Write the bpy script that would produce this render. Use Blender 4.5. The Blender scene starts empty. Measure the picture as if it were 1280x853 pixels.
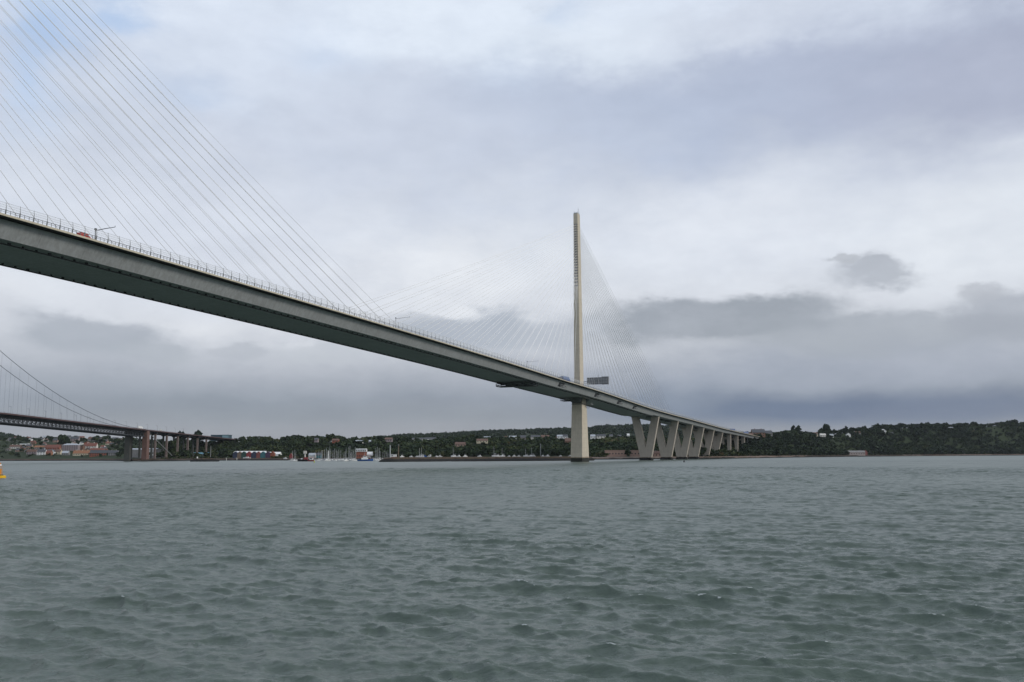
import bpy, bmesh, math, random
import numpy as np
from mathutils import Vector, Matrix
random.seed(7); rng = np.random.default_rng(11)
sc = bpy.context.scene
COL = sc.collection
R = math.radians

# ------------------------------------------------------------------ camera model (measured from the photograph)
F, PITCH, ROLL, CAMH = 1150.0, 0.12397, 0.0045, 5.58
FH = 1159.0                                   # pixels per unit tangent along the horizon row
def yh(x): return 569.8 - ROLL*(x-640)        # horizon row at a photo column
def ray(x, y):
    u, v = x-640, 426.5-y
    c, s = math.cos(ROLL), math.sin(ROLL)
    u, v = u*c+v*s, -u*s+v*c
    return np.array([u, F*math.cos(PITCH)-v*math.sin(PITCH), v*math.cos(PITCH)+F*math.sin(PITCH)])
def at(x, y, D):
    """world point seen at photo pixel (x, y), D metres ahead"""
    r = ray(x, y); r = r*(D/r[1]); return Vector((r[0], r[1], r[2]+CAMH))
def hz(y, x, D): return (yh(x)-y)*D/FH+CAMH
def lx(x, D): return (x-640)/FH*D

# ------------------------------------------------------------------ node helpers
class E:
    """tiny expression builder over math nodes"""
    nt = None
    def __init__(s, v): s.v = v
    @staticmethod
    def op(o, *a):
        n = E.nt.nodes.new('ShaderNodeMath'); n.operation = o
        for i, x in enumerate(a):
            x = x.v if isinstance(x, E) else x
            if isinstance(x, (int, float)): n.inputs[i].default_value = x
            else: E.nt.links.new(x, n.inputs[i])
        return E(n.outputs[0])
    def __add__(s, o): return E.op('ADD', s, o)
    def __radd__(s, o): return E.op('ADD', o, s)
    def __sub__(s, o): return E.op('SUBTRACT', s, o)
    def __rsub__(s, o): return E.op('SUBTRACT', o, s)
    def __mul__(s, o): return E.op('MULTIPLY', s, o)
    __rmul__ = __mul__
    def __truediv__(s, o): return E.op('DIVIDE', s, o)

def mixc(nt, fac, a, b, blend='MIX'):
    n = nt.nodes.new('ShaderNodeMix'); n.data_type = 'RGBA'; n.blend_type = blend
    for inp, v in ((n.inputs[0], fac), (n.inputs[6], a), (n.inputs[7], b)):
        v = v.v if isinstance(v, E) else v
        if isinstance(v, (int, float)): inp.default_value = v
        elif isinstance(v, tuple): inp.default_value = (*v[:3], 1)
        else: nt.links.new(v, inp)
    return n.outputs[2]
def noise(nt, vec, scale, detail=4, rough=.55, dist=0.0):
    n = nt.nodes.new('ShaderNodeTexNoise'); n.inputs['Scale'].default_value = scale
    n.inputs['Detail'].default_value = detail; n.inputs['Roughness'].default_value = rough
    n.inputs['Distortion'].default_value = dist
    if vec is not None: nt.links.new(vec, n.inputs['Vector'])
    return n
def vmul(nt, vec, s):
    n = nt.nodes.new('ShaderNodeVectorMath'); n.operation = 'MULTIPLY'; nt.links.new(vec, n.inputs[0])
    n.inputs[1].default_value = s; return n.outputs[0]
def ramp(nt, fac, stops):
    n = nt.nodes.new('ShaderNodeValToRGB'); cr = n.color_ramp
    while len(cr.elements) < len(stops): cr.elements.new(.5)
    for e, (p, c) in zip(cr.elements, stops): e.position = p; e.color = (*c, 1)
    nt.links.new(fac.v if isinstance(fac, E) else fac, n.inputs[0]); return n
def lin(c):
    return tuple((v/255/12.92 if v/255 <= .04045 else ((v/255+.055)/1.055)**2.4) for v in c)

_m = {}
def mat(name, color, rough=.8, var=.25, scale=.6, metal=0.0, streak=False, spec=.3):
    """painted / stone / concrete surface with mottling (and rain streaks)"""
    if name in _m: return _m[name]
    m = bpy.data.materials.new(name); m.use_nodes = True; nt = m.node_tree
    b = nt.nodes['Principled BSDF']; b.inputs['Roughness'].default_value = rough
    b.inputs['Metallic'].default_value = metal; b.inputs['Specular IOR Level'].default_value = spec
    tc = nt.nodes.new('ShaderNodeTexCoord')
    n = noise(nt, tc.outputs['Object'], scale, 5, .6)
    dark = tuple(c*(1-var) for c in color); lite = tuple(min(1, c*(1+var*.6)) for c in color)
    c = ramp(nt, n.outputs['Fac'], [(.3, dark), (.72, lite)]).outputs[0]
    if streak:
        n2 = noise(nt, vmul(nt, tc.outputs['Object'], (1.3, 1.3, .06)), 1.0, 3, .6)
        f = ramp(nt, n2.outputs['Fac'], [(.35, (.78, .77, .75)), (.62, (1, 1, 1))]).outputs[0]
        c = mixc(nt, .45, c, f, 'MULTIPLY')
    nt.links.new(c, b.inputs['Base Color']); _m[name] = m
    return m

# ------------------------------------------------------------------ mesh helpers
class MB:
    def __init__(s): s.v = []; s.f = []; s.mi = []
    def add(s, vs, fs, mi=0):
        o = len(s.v); s.v += [tuple(p) for p in vs]; s.f += [tuple(i+o for i in f) for f in fs]; s.mi += [mi]*len(fs)
    def box(s, x0, x1, y0, y1, z0, z1, mi=0):
        s.add([(x0,y0,z0),(x1,y0,z0),(x1,y1,z0),(x0,y1,z0),(x0,y0,z1),(x1,y0,z1),(x1,y1,z1),(x0,y1,z1)],
              [(0,3,2,1),(4,5,6,7),(0,1,5,4),(1,2,6,5),(2,3,7,6),(3,0,4,7)], mi)
    def tube(s, pts, r, n=6, mi=0):
        pts = [Vector(p) for p in pts]; rs = r if isinstance(r, (list, tuple)) else [r]*len(pts)
        vs = []
        for i, p in enumerate(pts):
            d = (pts[min(i+1, len(pts)-1)]-pts[max(i-1, 0)]).normalized()
            up = Vector((0,0,1)) if abs(d.z) < .9 else Vector((1,0,0))
            a = d.cross(up).normalized(); b = d.cross(a)
            for k in range(n):
                t = 2*math.pi*k/n; vs.append(p+(a*math.cos(t)+b*math.sin(t))*rs[i])
        fs = []
        for i in range(len(pts)-1):
            for k in range(n):
                fs.append((i*n+k, i*n+(k+1) % n, (i+1)*n+(k+1) % n, (i+1)*n+k))
        fs.append(tuple(range(n-1, -1, -1))); fs.append(tuple((len(pts)-1)*n+k for k in range(n)))
        s.add(vs, fs, mi)
    def beam(s, a, b, w, h, mi=0):
        """rectangular bar from a to b: w across, h the other way"""
        a, b = Vector(a), Vector(b); d = (b-a).normalized()
        up = Vector((0,0,1)) if abs(d.z) < .95 else Vector((0,1,0))
        r = d.cross(up).normalized()*w/2; u = r.cross(d).normalized()*h/2
        vs = [p+q for p in (a, b) for q in (-r-u, r-u, r+u, -r+u)]
        s.add(vs, [(0,1,2,3),(7,6,5,4),(0,4,5,1),(1,5,6,2),(2,6,7,3),(3,7,4,0)], mi)
    def loft(s, rings, mi=0, closed=True, caps=True):
        n = len(rings[0]); vs = [p for r in rings for p in r]; fs = []
        for i in range(len(rings)-1):
            for k in range(n if closed else n-1):
                fs.append((i*n+k, i*n+(k+1) % n, (i+1)*n+(k+1) % n, (i+1)*n+k))
        if caps and closed:
            fs.append(tuple(range(n-1, -1, -1))); fs.append(tuple((len(rings)-1)*n+k for k in range(n)))
        s.add(vs, fs, mi)
    def build(s, name, mats, parent=None, smooth=False):
        me = bpy.data.meshes.new(name); me.from_pydata(s.v, [], s.f)
        for m in (mats if isinstance(mats, (list, tuple)) else [mats]): me.materials.append(m)
        if any(s.mi): me.polygons.foreach_set('material_index', s.mi)
        bm = bmesh.new(); bm.from_mesh(me); bmesh.ops.recalc_face_normals(bm, faces=bm.faces); bm.to_mesh(me); bm.free()
        if smooth: me.polygons.foreach_set('use_smooth', [True]*len(me.polygons))
        o = bpy.data.objects.new(name, me); COL.objects.link(o)
        if parent: o.parent = parent
        return o
def np_mesh(name, v, quads, mats, smooth=False):
    me = bpy.data.meshes.new(name); nv, nf = len(v), len(quads)
    me.vertices.add(nv); me.vertices.foreach_set('co', np.ascontiguousarray(v, dtype=np.float32).ravel())
    me.loops.add(nf*4); me.loops.foreach_set('vertex_index', np.ascontiguousarray(quads, dtype=np.int32).ravel())
    me.polygons.add(nf); me.polygons.foreach_set('loop_start', np.arange(0, nf*4, 4, dtype=np.int32))
    me.update(calc_edges=True)
    if smooth: me.polygons.foreach_set('use_smooth', np.ones(nf, dtype=bool))
    for m in mats: me.materials.append(m)
    return me
def grid_quads(nr, nc):
    i = np.arange(nr-1)[:, None]*nc+np.arange(nc-1)[None, :]
    return np.stack([i, i+1, i+nc+1, i+nc], -1).reshape(-1, 4)

def tag(o, label=None, cat=None, group=None, kind=None):
    if label: o['label'] = label
    if cat: o['category'] = cat
    if group: o['group'] = group
    if kind: o['kind'] = kind
    return o
def thing(name, label, cat, loc=(0,0,0), rz=0, group=None):
    o = bpy.data.objects.new(name, None); COL.objects.link(o); o.location = loc; o.rotation_euler.z = rz
    o.empty_display_size = .5
    return tag(o, label, cat, group)
def dup(o, loc, rz=None, scale=None, label=None):
    c = o.copy(); COL.objects.link(c); c.location = loc
    if rz is not None: c.rotation_euler.z = rz
    if scale is not None: c.scale = scale
    if label: c['label'] = label
    for ch in list(o.children):
        d = ch.copy(); COL.objects.link(d); d.parent = c
        for g in ch.children:
            e = g.copy(); COL.objects.link(e); e.parent = d
    return c

# ------------------------------------------------------------------ materials
M = {}
def tidal(name, color, z_tide, z_rust):
    """concrete with a dark weed-covered tide band and a rusty line above it (heights in object space)"""
    m = mat(name, color, .8, .10, .25, streak=True); nt = m.node_tree
    b = nt.nodes['Principled BSDF']; src = b.inputs['Base Color'].links[0].from_socket
    tc = nt.nodes.new('ShaderNodeTexCoord'); sep = nt.nodes.new('ShaderNodeSeparateXYZ'); nt.links.new(tc.outputs['Object'], sep.inputs[0])
    E.nt = nt; n = noise(nt, tc.outputs['Object'], .5, 3); z = E(sep.outputs[2])+(E(n.outputs['Fac'])-.5)*1.0
    rust = E.op('LESS_THAN', z, z_rust)*.65; dark = E.op('LESS_THAN', z, z_tide)
    c = mixc(nt, rust, src, (.16, .10, .045)); c = mixc(nt, dark, c, (.022, .024, .018))
    # faint construction-lift lines every 4 m
    band = E.op('LESS_THAN', E.op('FRACT', z*.25), .035)*.22
    c = mixc(nt, band, c, (.12, .11, .095))
    nt.links.new(c, b.inputs['Base Color']); return m
M['tower'] = tidal('tower_concrete', (.58, .52, .415), 3.4, 4.2)
M['pier'] = tidal('pier_concrete', (.46, .41, .345), 2.9, 3.3)
M['steel'] = mat('deck_steel', (.39, .41, .425), .6, .10, .12, streak=True, spec=.4)
def panels():
    m = M['steel']; nt = m.node_tree; E.nt = nt; b = nt.nodes['Principled BSDF']; src = b.inputs['Base Color'].links[0].from_socket
    tc = nt.nodes.new('ShaderNodeTexCoord'); sep = nt.nodes.new('ShaderNodeSeparateXYZ'); nt.links.new(tc.outputs['Object'], sep.inputs[0])
    y = E(sep.outputs[1])*(1/16.05); w = nt.nodes.new('ShaderNodeTexWhiteNoise'); w.noise_dimensions = '1D'; nt.links.new(E.op('FLOOR', y).v, w.inputs['W'])
    tone = E(w.outputs['Value'])*.14+.90; seam = E.op('LESS_THAN', E.op('FRACT', y), .012)
    c = mixc(nt, 1.0, src, mixc(nt, tone-.90+.0, (.93, .93, .92), (1.35, 1.35, 1.35)), 'MULTIPLY')
    # grime that has run down from the slab edge
    n = noise(nt, vmul(nt, tc.outputs['Object'], (1, .9, .05)), 1.0, 4, .6)
    g = ramp(nt, n.outputs['Fac'], [(.42, (.80, .79, .77)), (.60, (1, 1, 1))]).outputs[0]
    c = mixc(nt, .7, c, g, 'MULTIPLY'); c = mixc(nt, seam*.35, c, (.12, .12, .115)); nt.links.new(c, b.inputs['Base Color'])
panels()
M['edge'] = mat('edge_concrete', (.56, .51, .40), .8, .15, .5, streak=True)
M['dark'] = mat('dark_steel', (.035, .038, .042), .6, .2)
M['soffit'] = mat('soffit_steel', (.13, .135, .14), .6, .15, .3)
M['galv'] = mat('galvanised_steel', (.30, .31, .32), .5, .15, 2, metal=.2)
M['post'] = mat('barrier_post_steel', (.17, .18, .19), .5, .15, 2)
M['cable'] = mat('cable_sheath', (.93, .93, .92), .45, .06, .3)
M['asphalt'] = mat('asphalt', (.05, .05, .052), .9, .2)
M['white'] = mat('white_paint', (.78, .78, .76), .5, .08)
M['offwhite'] = mat('off_white_render', (.62, .60, .55), .8, .12)
M['cream'] = mat('cream_render', (.55, .49, .36), .8, .12)
M['pinkstone'] = mat('pink_sandstone', (.34, .235, .19), .85, .25, .5)
M['greystone'] = mat('grey_stone', (.24, .235, .23), .85, .22, .5)
M['brick'] = mat('red_brick', (.27, .095, .06), .85, .22, .6)
M['brownbrick'] = mat('brown_brick', (.20, .12, .085), .85, .2, .6)
M['orange'] = mat('orange_render', (.30, .15, .085), .85, .2, .6)
M['mauve'] = mat('mauve_grey_harling', (.27, .225, .23), .85, .15, .6)
M['slate'] = mat('slate_roof', (.085, .09, .10), .7, .2, .8)
M['tile'] = mat('red_clay_tile', (.20, .083, .062), .8, .2, .8)
M['browntile'] = mat('brown_tile', (.15, .095, .075), .8, .2, .8)
M['paleroof'] = mat('pale_metal_roof', (.38, .41, .44), .5, .1)
M['blueroof'] = mat('light_blue_roof', (.22, .46, .62), .5, .1)
M['teal'] = mat('dark_teal_cladding', (.045, .085, .11), .5, .15)
M['tealglass'] = mat('pale_teal_glazing', (.20, .33, .37), .25, .1, spec=.5)
M['glass'] = mat('window_glass', (.03, .035, .04), .15, .2, spec=.6)
M['blue'] = mat('blue_paint', (.03, .10, .30), .4, .1)
M['signblue'] = mat('sign_blue', (.02, .12, .50), .5, .05)
M['red'] = mat('red_paint', (.50, .04, .03), .4, .1)
M['deepred'] = mat('deep_red_timber', (.26, .05, .05), .7, .15)
M['green'] = mat('dark_green_timber', (.03, .075, .06), .7, .15)
M['tealtimber'] = mat('teal_timber', (.045, .15, .17), .7, .15)
M['purple'] = mat('dark_purple_timber', (.075, .045, .085), .7, .15)
M['navy'] = mat('navy_timber', (.04, .05, .085), .7, .15)
M['yellow'] = mat('buoy_yellow', (.78, .46, .012), .45, .12, 1.5)
M['orangebuoy'] = mat('buoy_orange', (.62, .26, .03), .5, .12, 1.5)
M['limebuoy'] = mat('lime_paint', (.40, .46, .05), .5, .1)
M['black'] = mat('black_paint', (.02, .02, .022), .5, .1)
M['rubber'] = mat('rubber', (.02, .02, .02), .9, .1)
M['rustred'] = mat('reddish_brown_steelwork', (.17, .10, .082), .7, .2, .3, streak=True)
M['trussgrey'] = mat('truss_grey_paint', (.045, .05, .057), .6, .15, .3)
M['palepink'] = mat('faded_pink_render', (.36, .30, .28), .85, .2)
M['fadedred'] = mat('faded_red_paint', (.24, .085, .075), .7, .2)
M['legpaint'] = mat('weathered_leg_paint', (.20, .155, .14), .7, .2, .3, streak=True)
M['maroon'] = mat('maroon_paint', (.085, .05, .05), .6, .15)
M['oldpier'] = mat('grey_green_concrete', (.075, .078, .07), .8, .2, .3)
M['mast'] = mat('alloy_mast', (.52, .53, .53), .4, .05)
M['timber'] = mat('weathered_timber', (.20, .15, .11), .85, .25)
M['rock'] = None

def shore_rock():
    m = bpy.data.materials.new('breakwater_rock'); m.use_nodes = True; nt = m.node_tree; E.nt = nt
    b = nt.nodes['Principled BSDF']; b.inputs['Roughness'].default_value = .9; b.inputs['Specular IOR Level'].default_value = .2
    g = nt.nodes.new('ShaderNodeNewGeometry'); sep = nt.nodes.new('ShaderNodeSeparateXYZ'); nt.links.new(g.outputs['Position'], sep.inputs[0])
    n = noise(nt, g.outputs['Position'], .22, 5, .65); v = noise(nt, g.outputs['Position'], 1.1, 3)
    z = E(sep.outputs[2])+(E(n.outputs['Fac'])-.5)*1.6
    wet = E.op('LESS_THAN', z, 2.75)
    dry = ramp(nt, n.outputs['Fac'], [(.3, (.050, .036, .026)), (.5, (.085, .060, .040)), (.7, (.06, .055, .030))]).outputs[0]
    wc = ramp(nt, v.outputs['Fac'], [(.3, (.012, .013, .013)), (.7, (.035, .034, .032))]).outputs[0]
    nt.links.new(mixc(nt, wet, dry, wc), b.inputs['Base Color']); return m
M['rock'] = shore_rock()

def foliage(name, stops):
    m = bpy.data.materials.new(name); m.use_nodes = True; nt = m.node_tree; E.nt = nt
    b = nt.nodes['Principled BSDF']; b.inputs['Roughness'].default_value = .75; b.inputs['Specular IOR Level'].default_value = .15
    a = nt.nodes.new('ShaderNodeAttribute'); a.attribute_name = 'tint'
    oi = nt.nodes.new('ShaderNodeObjectInfo')
    f = E(a.outputs['Fac'])+(E(oi.outputs['Random'])-.5)*.35
    nt.links.new(ramp(nt, f, stops).outputs[0], b.inputs['Base Color']); return m
M['leaf'] = foliage('leaves', [(.0, (.012, .022, .013)), (.35, (.021, .037, .017)), (.65, (.038, .056, .022)), (.9, (.075, .082, .032)), (1, (.09, .068, .038))])
M['bark'] = mat('bark', (.06, .05, .04), .9, .25, 3)

# ------------------------------------------------------------------ terrain profile (tables by photo column)
XS = [-900, -300, 0, 100, 145, 165, 215, 240, 300, 370, 430, 520, 620, 720, 800, 860, 905, 950, 1000, 1080, 1180, 1280, 1600, 2300]
DS = [1900, 1750, 1700, 1640, 1480, 1325, 1345, 1440, 1420, 1380, 1320, 1260, 1220, 1200, 1215, 1255, 1330, 1490, 1720, 2050, 2350, 2550, 2900, 3300]
XT = [-900, 0, 150, 200, 240, 300, 400, 500, 600, 720, 800, 880, 930, 965, 990, 1015, 1040, 1080, 1130, 1210, 1280, 1500, 2300]
YT = [546, 546, 546, 549, 549, 547, 547, 546, 547, 548, 549, 548, 543, 541, 538, 541, 538, 533, 531, 530.5, 527, 524, 524]
S0 = [60, 60, 150, 220, 130, 100, 100, 100, 100, 100, 90, 70, 50, 50, 50, 50, 50, 45, 45, 45, 45, 45, 45]
LL = [700, 700, 700, 500, 300, 300, 350, 400, 450, 450, 350, 320, 330, 330, 330, 330, 330, 330, 330, 330, 330, 330, 330]
XF = [-900, -120, -30, 0, 18, 60, 440, 500, 560, 600, 640, 680, 720, 760, 800, 850, 900, 950, 1000, 2300]
YF = [541, 541, 541, 542, 546, 552, 551, 545, 543, 540.5, 539, 537.5, 537, 533.5, 532.5, 535, 540, 548, 552, 552]
DF = 4600.0
def sstep(t): t = np.clip(t, 0, 1); return t*t*(3-2*t)
def vnoise(x, y):
    return (np.sin(x*.013+1.3)*np.cos(y*.017+.4)+.6*np.sin(x*.031-y*.023+2)+.4*np.sin(x*.071+y*.053)+.3*np.cos(x*.13-y*.11))
def shoreD(x): return np.interp(x, XS, DS)+6*np.sin(x*.05)+4*np.sin(x*.13+1)+2.5*np.sin(x*.41)
def ground(X, Y):
    X = np.asarray(X, float); Y = np.asarray(Y, float)
    x = 640+FH*X/np.maximum(Y, 1); s = Y-shoreD(x)
    z = np.interp(s, [-200, -60, 0, 5, 11, 20, 60, 100], [-12, -5, -.3, .9, 2.2, 3.0, 3.6, 4.0])
    s0, L = np.interp(x, XT, S0), np.interp(x, XT, LL)
    Dr = np.interp(x, XS, DS)+s0+L
    H = (569.8-ROLL*(x-640)-np.interp(x, XT, YT))*Dr/FH+CAMH-10.5-4
    z = z+H*np.where(s0+L > 500, sstep((s-s0)/L)*.35+.65*np.clip((s-s0)/L, 0, 1), sstep((s-s0)/L))
    Hf = (569.8-ROLL*(x-640)-np.interp(x, XF, YF))*DF/FH+CAMH-9
    zf = sstep((Y-Dr-250)/(DF-Dr-250))
    z = z*(1-zf)+Hf*zf
    return z+np.clip((s-30)/200, 0, 1)*vnoise(X, Y)*1.1
def g1(X, Y): return float(ground(X, Y))
def hit(x, y):
    """distance at which the ground is seen at photo pixel (x, y)"""
    d0 = float(shoreD(x))+12
    for D in np.arange(d0, 4600, 6.0):
        if g1(lx(x, D), D) >= hz(y, x, D): return D
    return 4500.0

# ------------------------------------------------------------------ ground sheet
def build_ground():
    u = np.linspace(-1.3, 1.3, 900)
    k = np.concatenate([np.arange(-60, 0, 12.), np.arange(0, 30, 2.), np.arange(30, 120, 6.), np.arange(120, 900, 14.), np.linspace(900, 4300, 110)])
    x = 640+FH*u; Dm = shoreD(x)
    Y = Dm[None, :]+k[:, None]; X = u[None, :]*Y; Z = ground(X, Y)
    jit = (k > -20) & (k < 40)
    Z = Z+jit[:, None]*rng.normal(0, .22, Z.shape)
    v = np.stack([X, Y, Z], -1).reshape(-1, 3)
    m = bpy.data.materials.new('land_cover'); m.use_nodes = True; nt = m.node_tree; E.nt = nt
    b = nt.nodes['Principled BSDF']; b.inputs['Roughness'].default_value = .95; b.inputs['Specular IOR Level'].default_value = .1
    g = nt.nodes.new('ShaderNodeNewGeometry')
    at_ = nt.nodes.new('ShaderNodeAttribute'); at_.attribute_name = 'cover'
    n = noise(nt, g.outputs['Position'], .05, 6, .65); n2 = noise(nt, g.outputs['Position'], .6, 3)
    var = ramp(nt, n2.outputs['Fac'], [(.25, (.6, .6, .6)), (.75, (1.3, 1.3, 1.3))]).outputs[0]
    nt.links.new(mixc(nt, 1.0, at_.outputs['Color'], var, 'MULTIPLY'), b.inputs['Base Color'])
    me = np_mesh('ground', v, grid_quads(*X.shape), [m], True)
    S = (Y-Dm[None, :]); XP = np.broadcast_to(x[None, :], X.shape); nz = vnoise(X*3, Y*3)*.25
    c = np.zeros(X.shape+(4,)); c[..., 3] = 1
    def put(mask, col): c[mask, :3] = col
    put(np.ones(X.shape, bool), (.026, .038, .017))
    put((S > 120) & (vnoise(X*.7+9, Y*.6) > .9), (.05, .065, .024))
    bank = (Z < 3.9+nz*2) & (S < 70)
    put(bank, (.070, .053, .040))
    sand = bank & (((XP > 735) & (XP < 1010)) | (XP > 1130))
    put(sand, (.19, .145, .115))
    put((Z < 1.7+nz*2), (.020, .020, .019))
    put((XP > 660) & (XP < 830) & (Y > 2100) & (Y < 2700) & (vnoise(X*.4, Y*.3) > -.4), (.26, .17, .075))
    put((XP > 960) & (XP < 992) & (S > 330) & (S < 700), (.22, .18, .10))
    a = me.color_attributes.new('cover', 'FLOAT_COLOR', 'POINT'); a.data.foreach_set('color', c.ravel().astype(np.float32))
    o = bpy.data.objects.new('ground', me); COL.objects.link(o); tag(o, kind='structure')
build_ground()

# ------------------------------------------------------------------ water
def build_water():
    na = 900
    ang = np.concatenate([np.linspace(-math.pi, -.62, 60)[:-1], np.linspace(-.62, .62, na), np.linspace(.62, math.pi, 60)[1:]])
    r = [.6]
    while r[-1] < 4200:
        q = r[-1]; r.append(q+max(.10 if q > 10 else .8, min(q*.003, .5) if q < 420 else (min((q-420)*.02+.5, 1.2) if q < 900 else (q-900)*.06+1.2)))
    r = np.array(r); A, Rr = np.meshgrid(ang, r)
    X = Rr*np.sin(A); Y = Rr*np.cos(A); Z = np.zeros_like(X); dX = np.zeros_like(X); dY = np.zeros_like(X)
    dr = np.gradient(r)[:, None]
    wd = R(205)                                  # wind blows towards the camera, a little to the left
    g = np.random.default_rng(5)
    dense = (np.abs(A) < .66)
    crest = np.zeros_like(X)
    grp = .75+.25*np.sin(X*.035+1.7*np.sin(Y*.013))*np.sin(Y*.03+X*.011+1)      # gusts: rougher and calmer patches
    lost = np.zeros((len(r), 1))
    def comp(n, l0, l1, steep, spread, p):
        nonlocal Z, dX, dY, crest, lost
        for i in range(n):
            lam = l0*(l1/l0)**((i+.5)/n); th = wd+g.normal(0, spread); k = 2*math.pi/lam
            kx, ky = k*math.sin(th), k*math.cos(th); ph = kx*X+ky*Y+g.uniform(0, 6.283)
            # each train comes in sets that swell and die away along and across its direction
            gq = 2*math.pi/(lam*g.uniform(5, 11)); ga = th+g.uniform(.5, 2.6)
            env = .55+.45*np.sin(gq*(math.sin(ga)*X+math.cos(ga)*Y)+g.uniform(0, 6.283))
            fil = np.clip((lam/dr-1.5)/1.2, 0, 1)*dense*env*grp*steep/k
            lost = lost+(1-np.clip((lam/dr-2.0)/1.5, 0, 1)**2)*steep**2*.22
            c_ = np.cos(ph); s_ = np.sin(ph)
            sh = (.5+.5*c_)**p                     # narrow crests, long flat troughs
            Z += fil*(sh*2-.6); dX -= fil*.75*math.sin(th)*s_; dY -= fil*.75*math.cos(th)*s_
            crest += fil*k*(sh*1.6-.3)
    comp(18, 2.6, 16, .032, .28, 1.7)
    comp(44, .6, 2.6, .092, .34, 3.2)
    comp(40, .20, .6, .060, .60, 2.4)
    v = np.stack([X+dX, Y+dY, Z], -1).reshape(-1, 3)
    m = bpy.data.materials.new('sea_water'); m.use_nodes = True; nt = m.node_tree; E.nt = nt
    b = nt.nodes['Principled BSDF']
    b.inputs['IOR'].default_value = 1.333; b.inputs['Roughness'].default_value = .13
    geo = nt.nodes.new('ShaderNodeNewGeometry')
    p = geo.outputs['Position']
    big = noise(nt, vmul(nt, p, (.011, .004, 1)), 1.0, 4, .6)
    base = ramp(nt, big.outputs['Fac'], [(.3, (.060, .086, .069)), (.7, (.086, .116, .094))]).outputs[0]
    at_ = nt.nodes.new('ShaderNodeAttribute'); at_.attribute_name = 'foam'
    fn = noise(nt, p, 3.2, 5, .75)
    foam = E.op('MULTIPLY', E.op('GREATER_THAN', E(at_.outputs['Fac'])*E(fn.outputs['Fac']), .50), .55)
    nt.links.new(mixc(nt, foam, base, (.62, .66, .66)), b.inputs['Base Color'])
    rp_ = nt.nodes.new('ShaderNodeAttribute'); rp_.attribute_name = 'ripple'
    nt.links.new((foam*.4+E(rp_.outputs['Fac'])).v, b.inputs['Roughness'])
    n1 = noise(nt, vmul(nt, p, (.8, 1.5, 1)), 1.9, 5, .6, .5)
    n2 = noise(nt, vmul(nt, p, (.5, .9, 1)), .35, 4, .6, .3)
    h = E(n1.outputs['Fac'])*.10+E(n2.outputs['Fac'])*.17
    bp = nt.nodes.new('ShaderNodeBump'); bp.inputs['Strength'].default_value = .9; bp.inputs['Distance'].default_value = 1.0
    nt.links.new(h.v, bp.inputs['Height']); nt.links.new(bp.outputs[0], b.inputs['Normal'])
    me = np_mesh('water', v, grid_quads(*X.shape), [m], True)
    fo = np.clip((crest-np.percentile(crest[dense & (Rr < 300)], 99.6))/.25, 0, 1.5)
    ro = np.clip(.05+.44*np.sqrt(np.sqrt(2*lost)), 0, .34)*np.ones_like(X); print('far roughness', ro.max())
    a = me.attributes.new('ripple', 'FLOAT', 'POINT'); a.data.foreach_set('value', ro.ravel().astype(np.float32))
    a = me.attributes.new('foam', 'FLOAT', 'POINT'); a.data.foreach_set('value', fo.ravel().astype(np.float32))
    o = bpy.data.objects.new('water', me); COL.objects.link(o); tag(o, kind='structure')
    print('water verts', len(v), 'crest pct', np.percentile(crest[dense], [90, 99, 99.9]))
build_water()

# ------------------------------------------------------------------ main cable-stayed bridge (local axes: x = towards the near side, y = along the deck away, z = up)
BT = (57.4, 790.0); BANG = R(22)
TZ = [(-1400, 66), (-950, 71.0), (-700, 72.6), (-578, 72.4), (-551, 72.05), (-518, 71.5), (-435, 69.9), (-384, 69.05), (-298, 67.2), (-218, 65.3), (-109, 62.0), (8, 59.2),
      (68, 57.0), (130, 54.6), (209, 52.2), (276, 50.9), (391, 48.9), (501, 46.7), (633, 44.0), (812, 41.8), (994, 39.8), (1300, 37)]
_tt = [a for a, _ in TZ]; _tz = np.array([b for _, b in TZ])
_fine = np.arange(-1400, 1301, 5.0); _fz = np.interp(_fine, _tt, _tz)
_ker = np.exp(-.5*(np.arange(-16, 17)/6.0)**2); _ker /= _ker.sum()
_fz = np.convolve(np.pad(_fz, 16, mode='edge'), _ker, 'valid')
def dz(t): return float(np.interp(t, _fine, _fz))
HW = 20.5
bridge = thing('cable_stayed_bridge', 'huge pale cable-stayed road bridge with slender concrete tower crossing the firth above V-shaped piers', 'bridge', (BT[0], BT[1], 0), -BANG)

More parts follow.
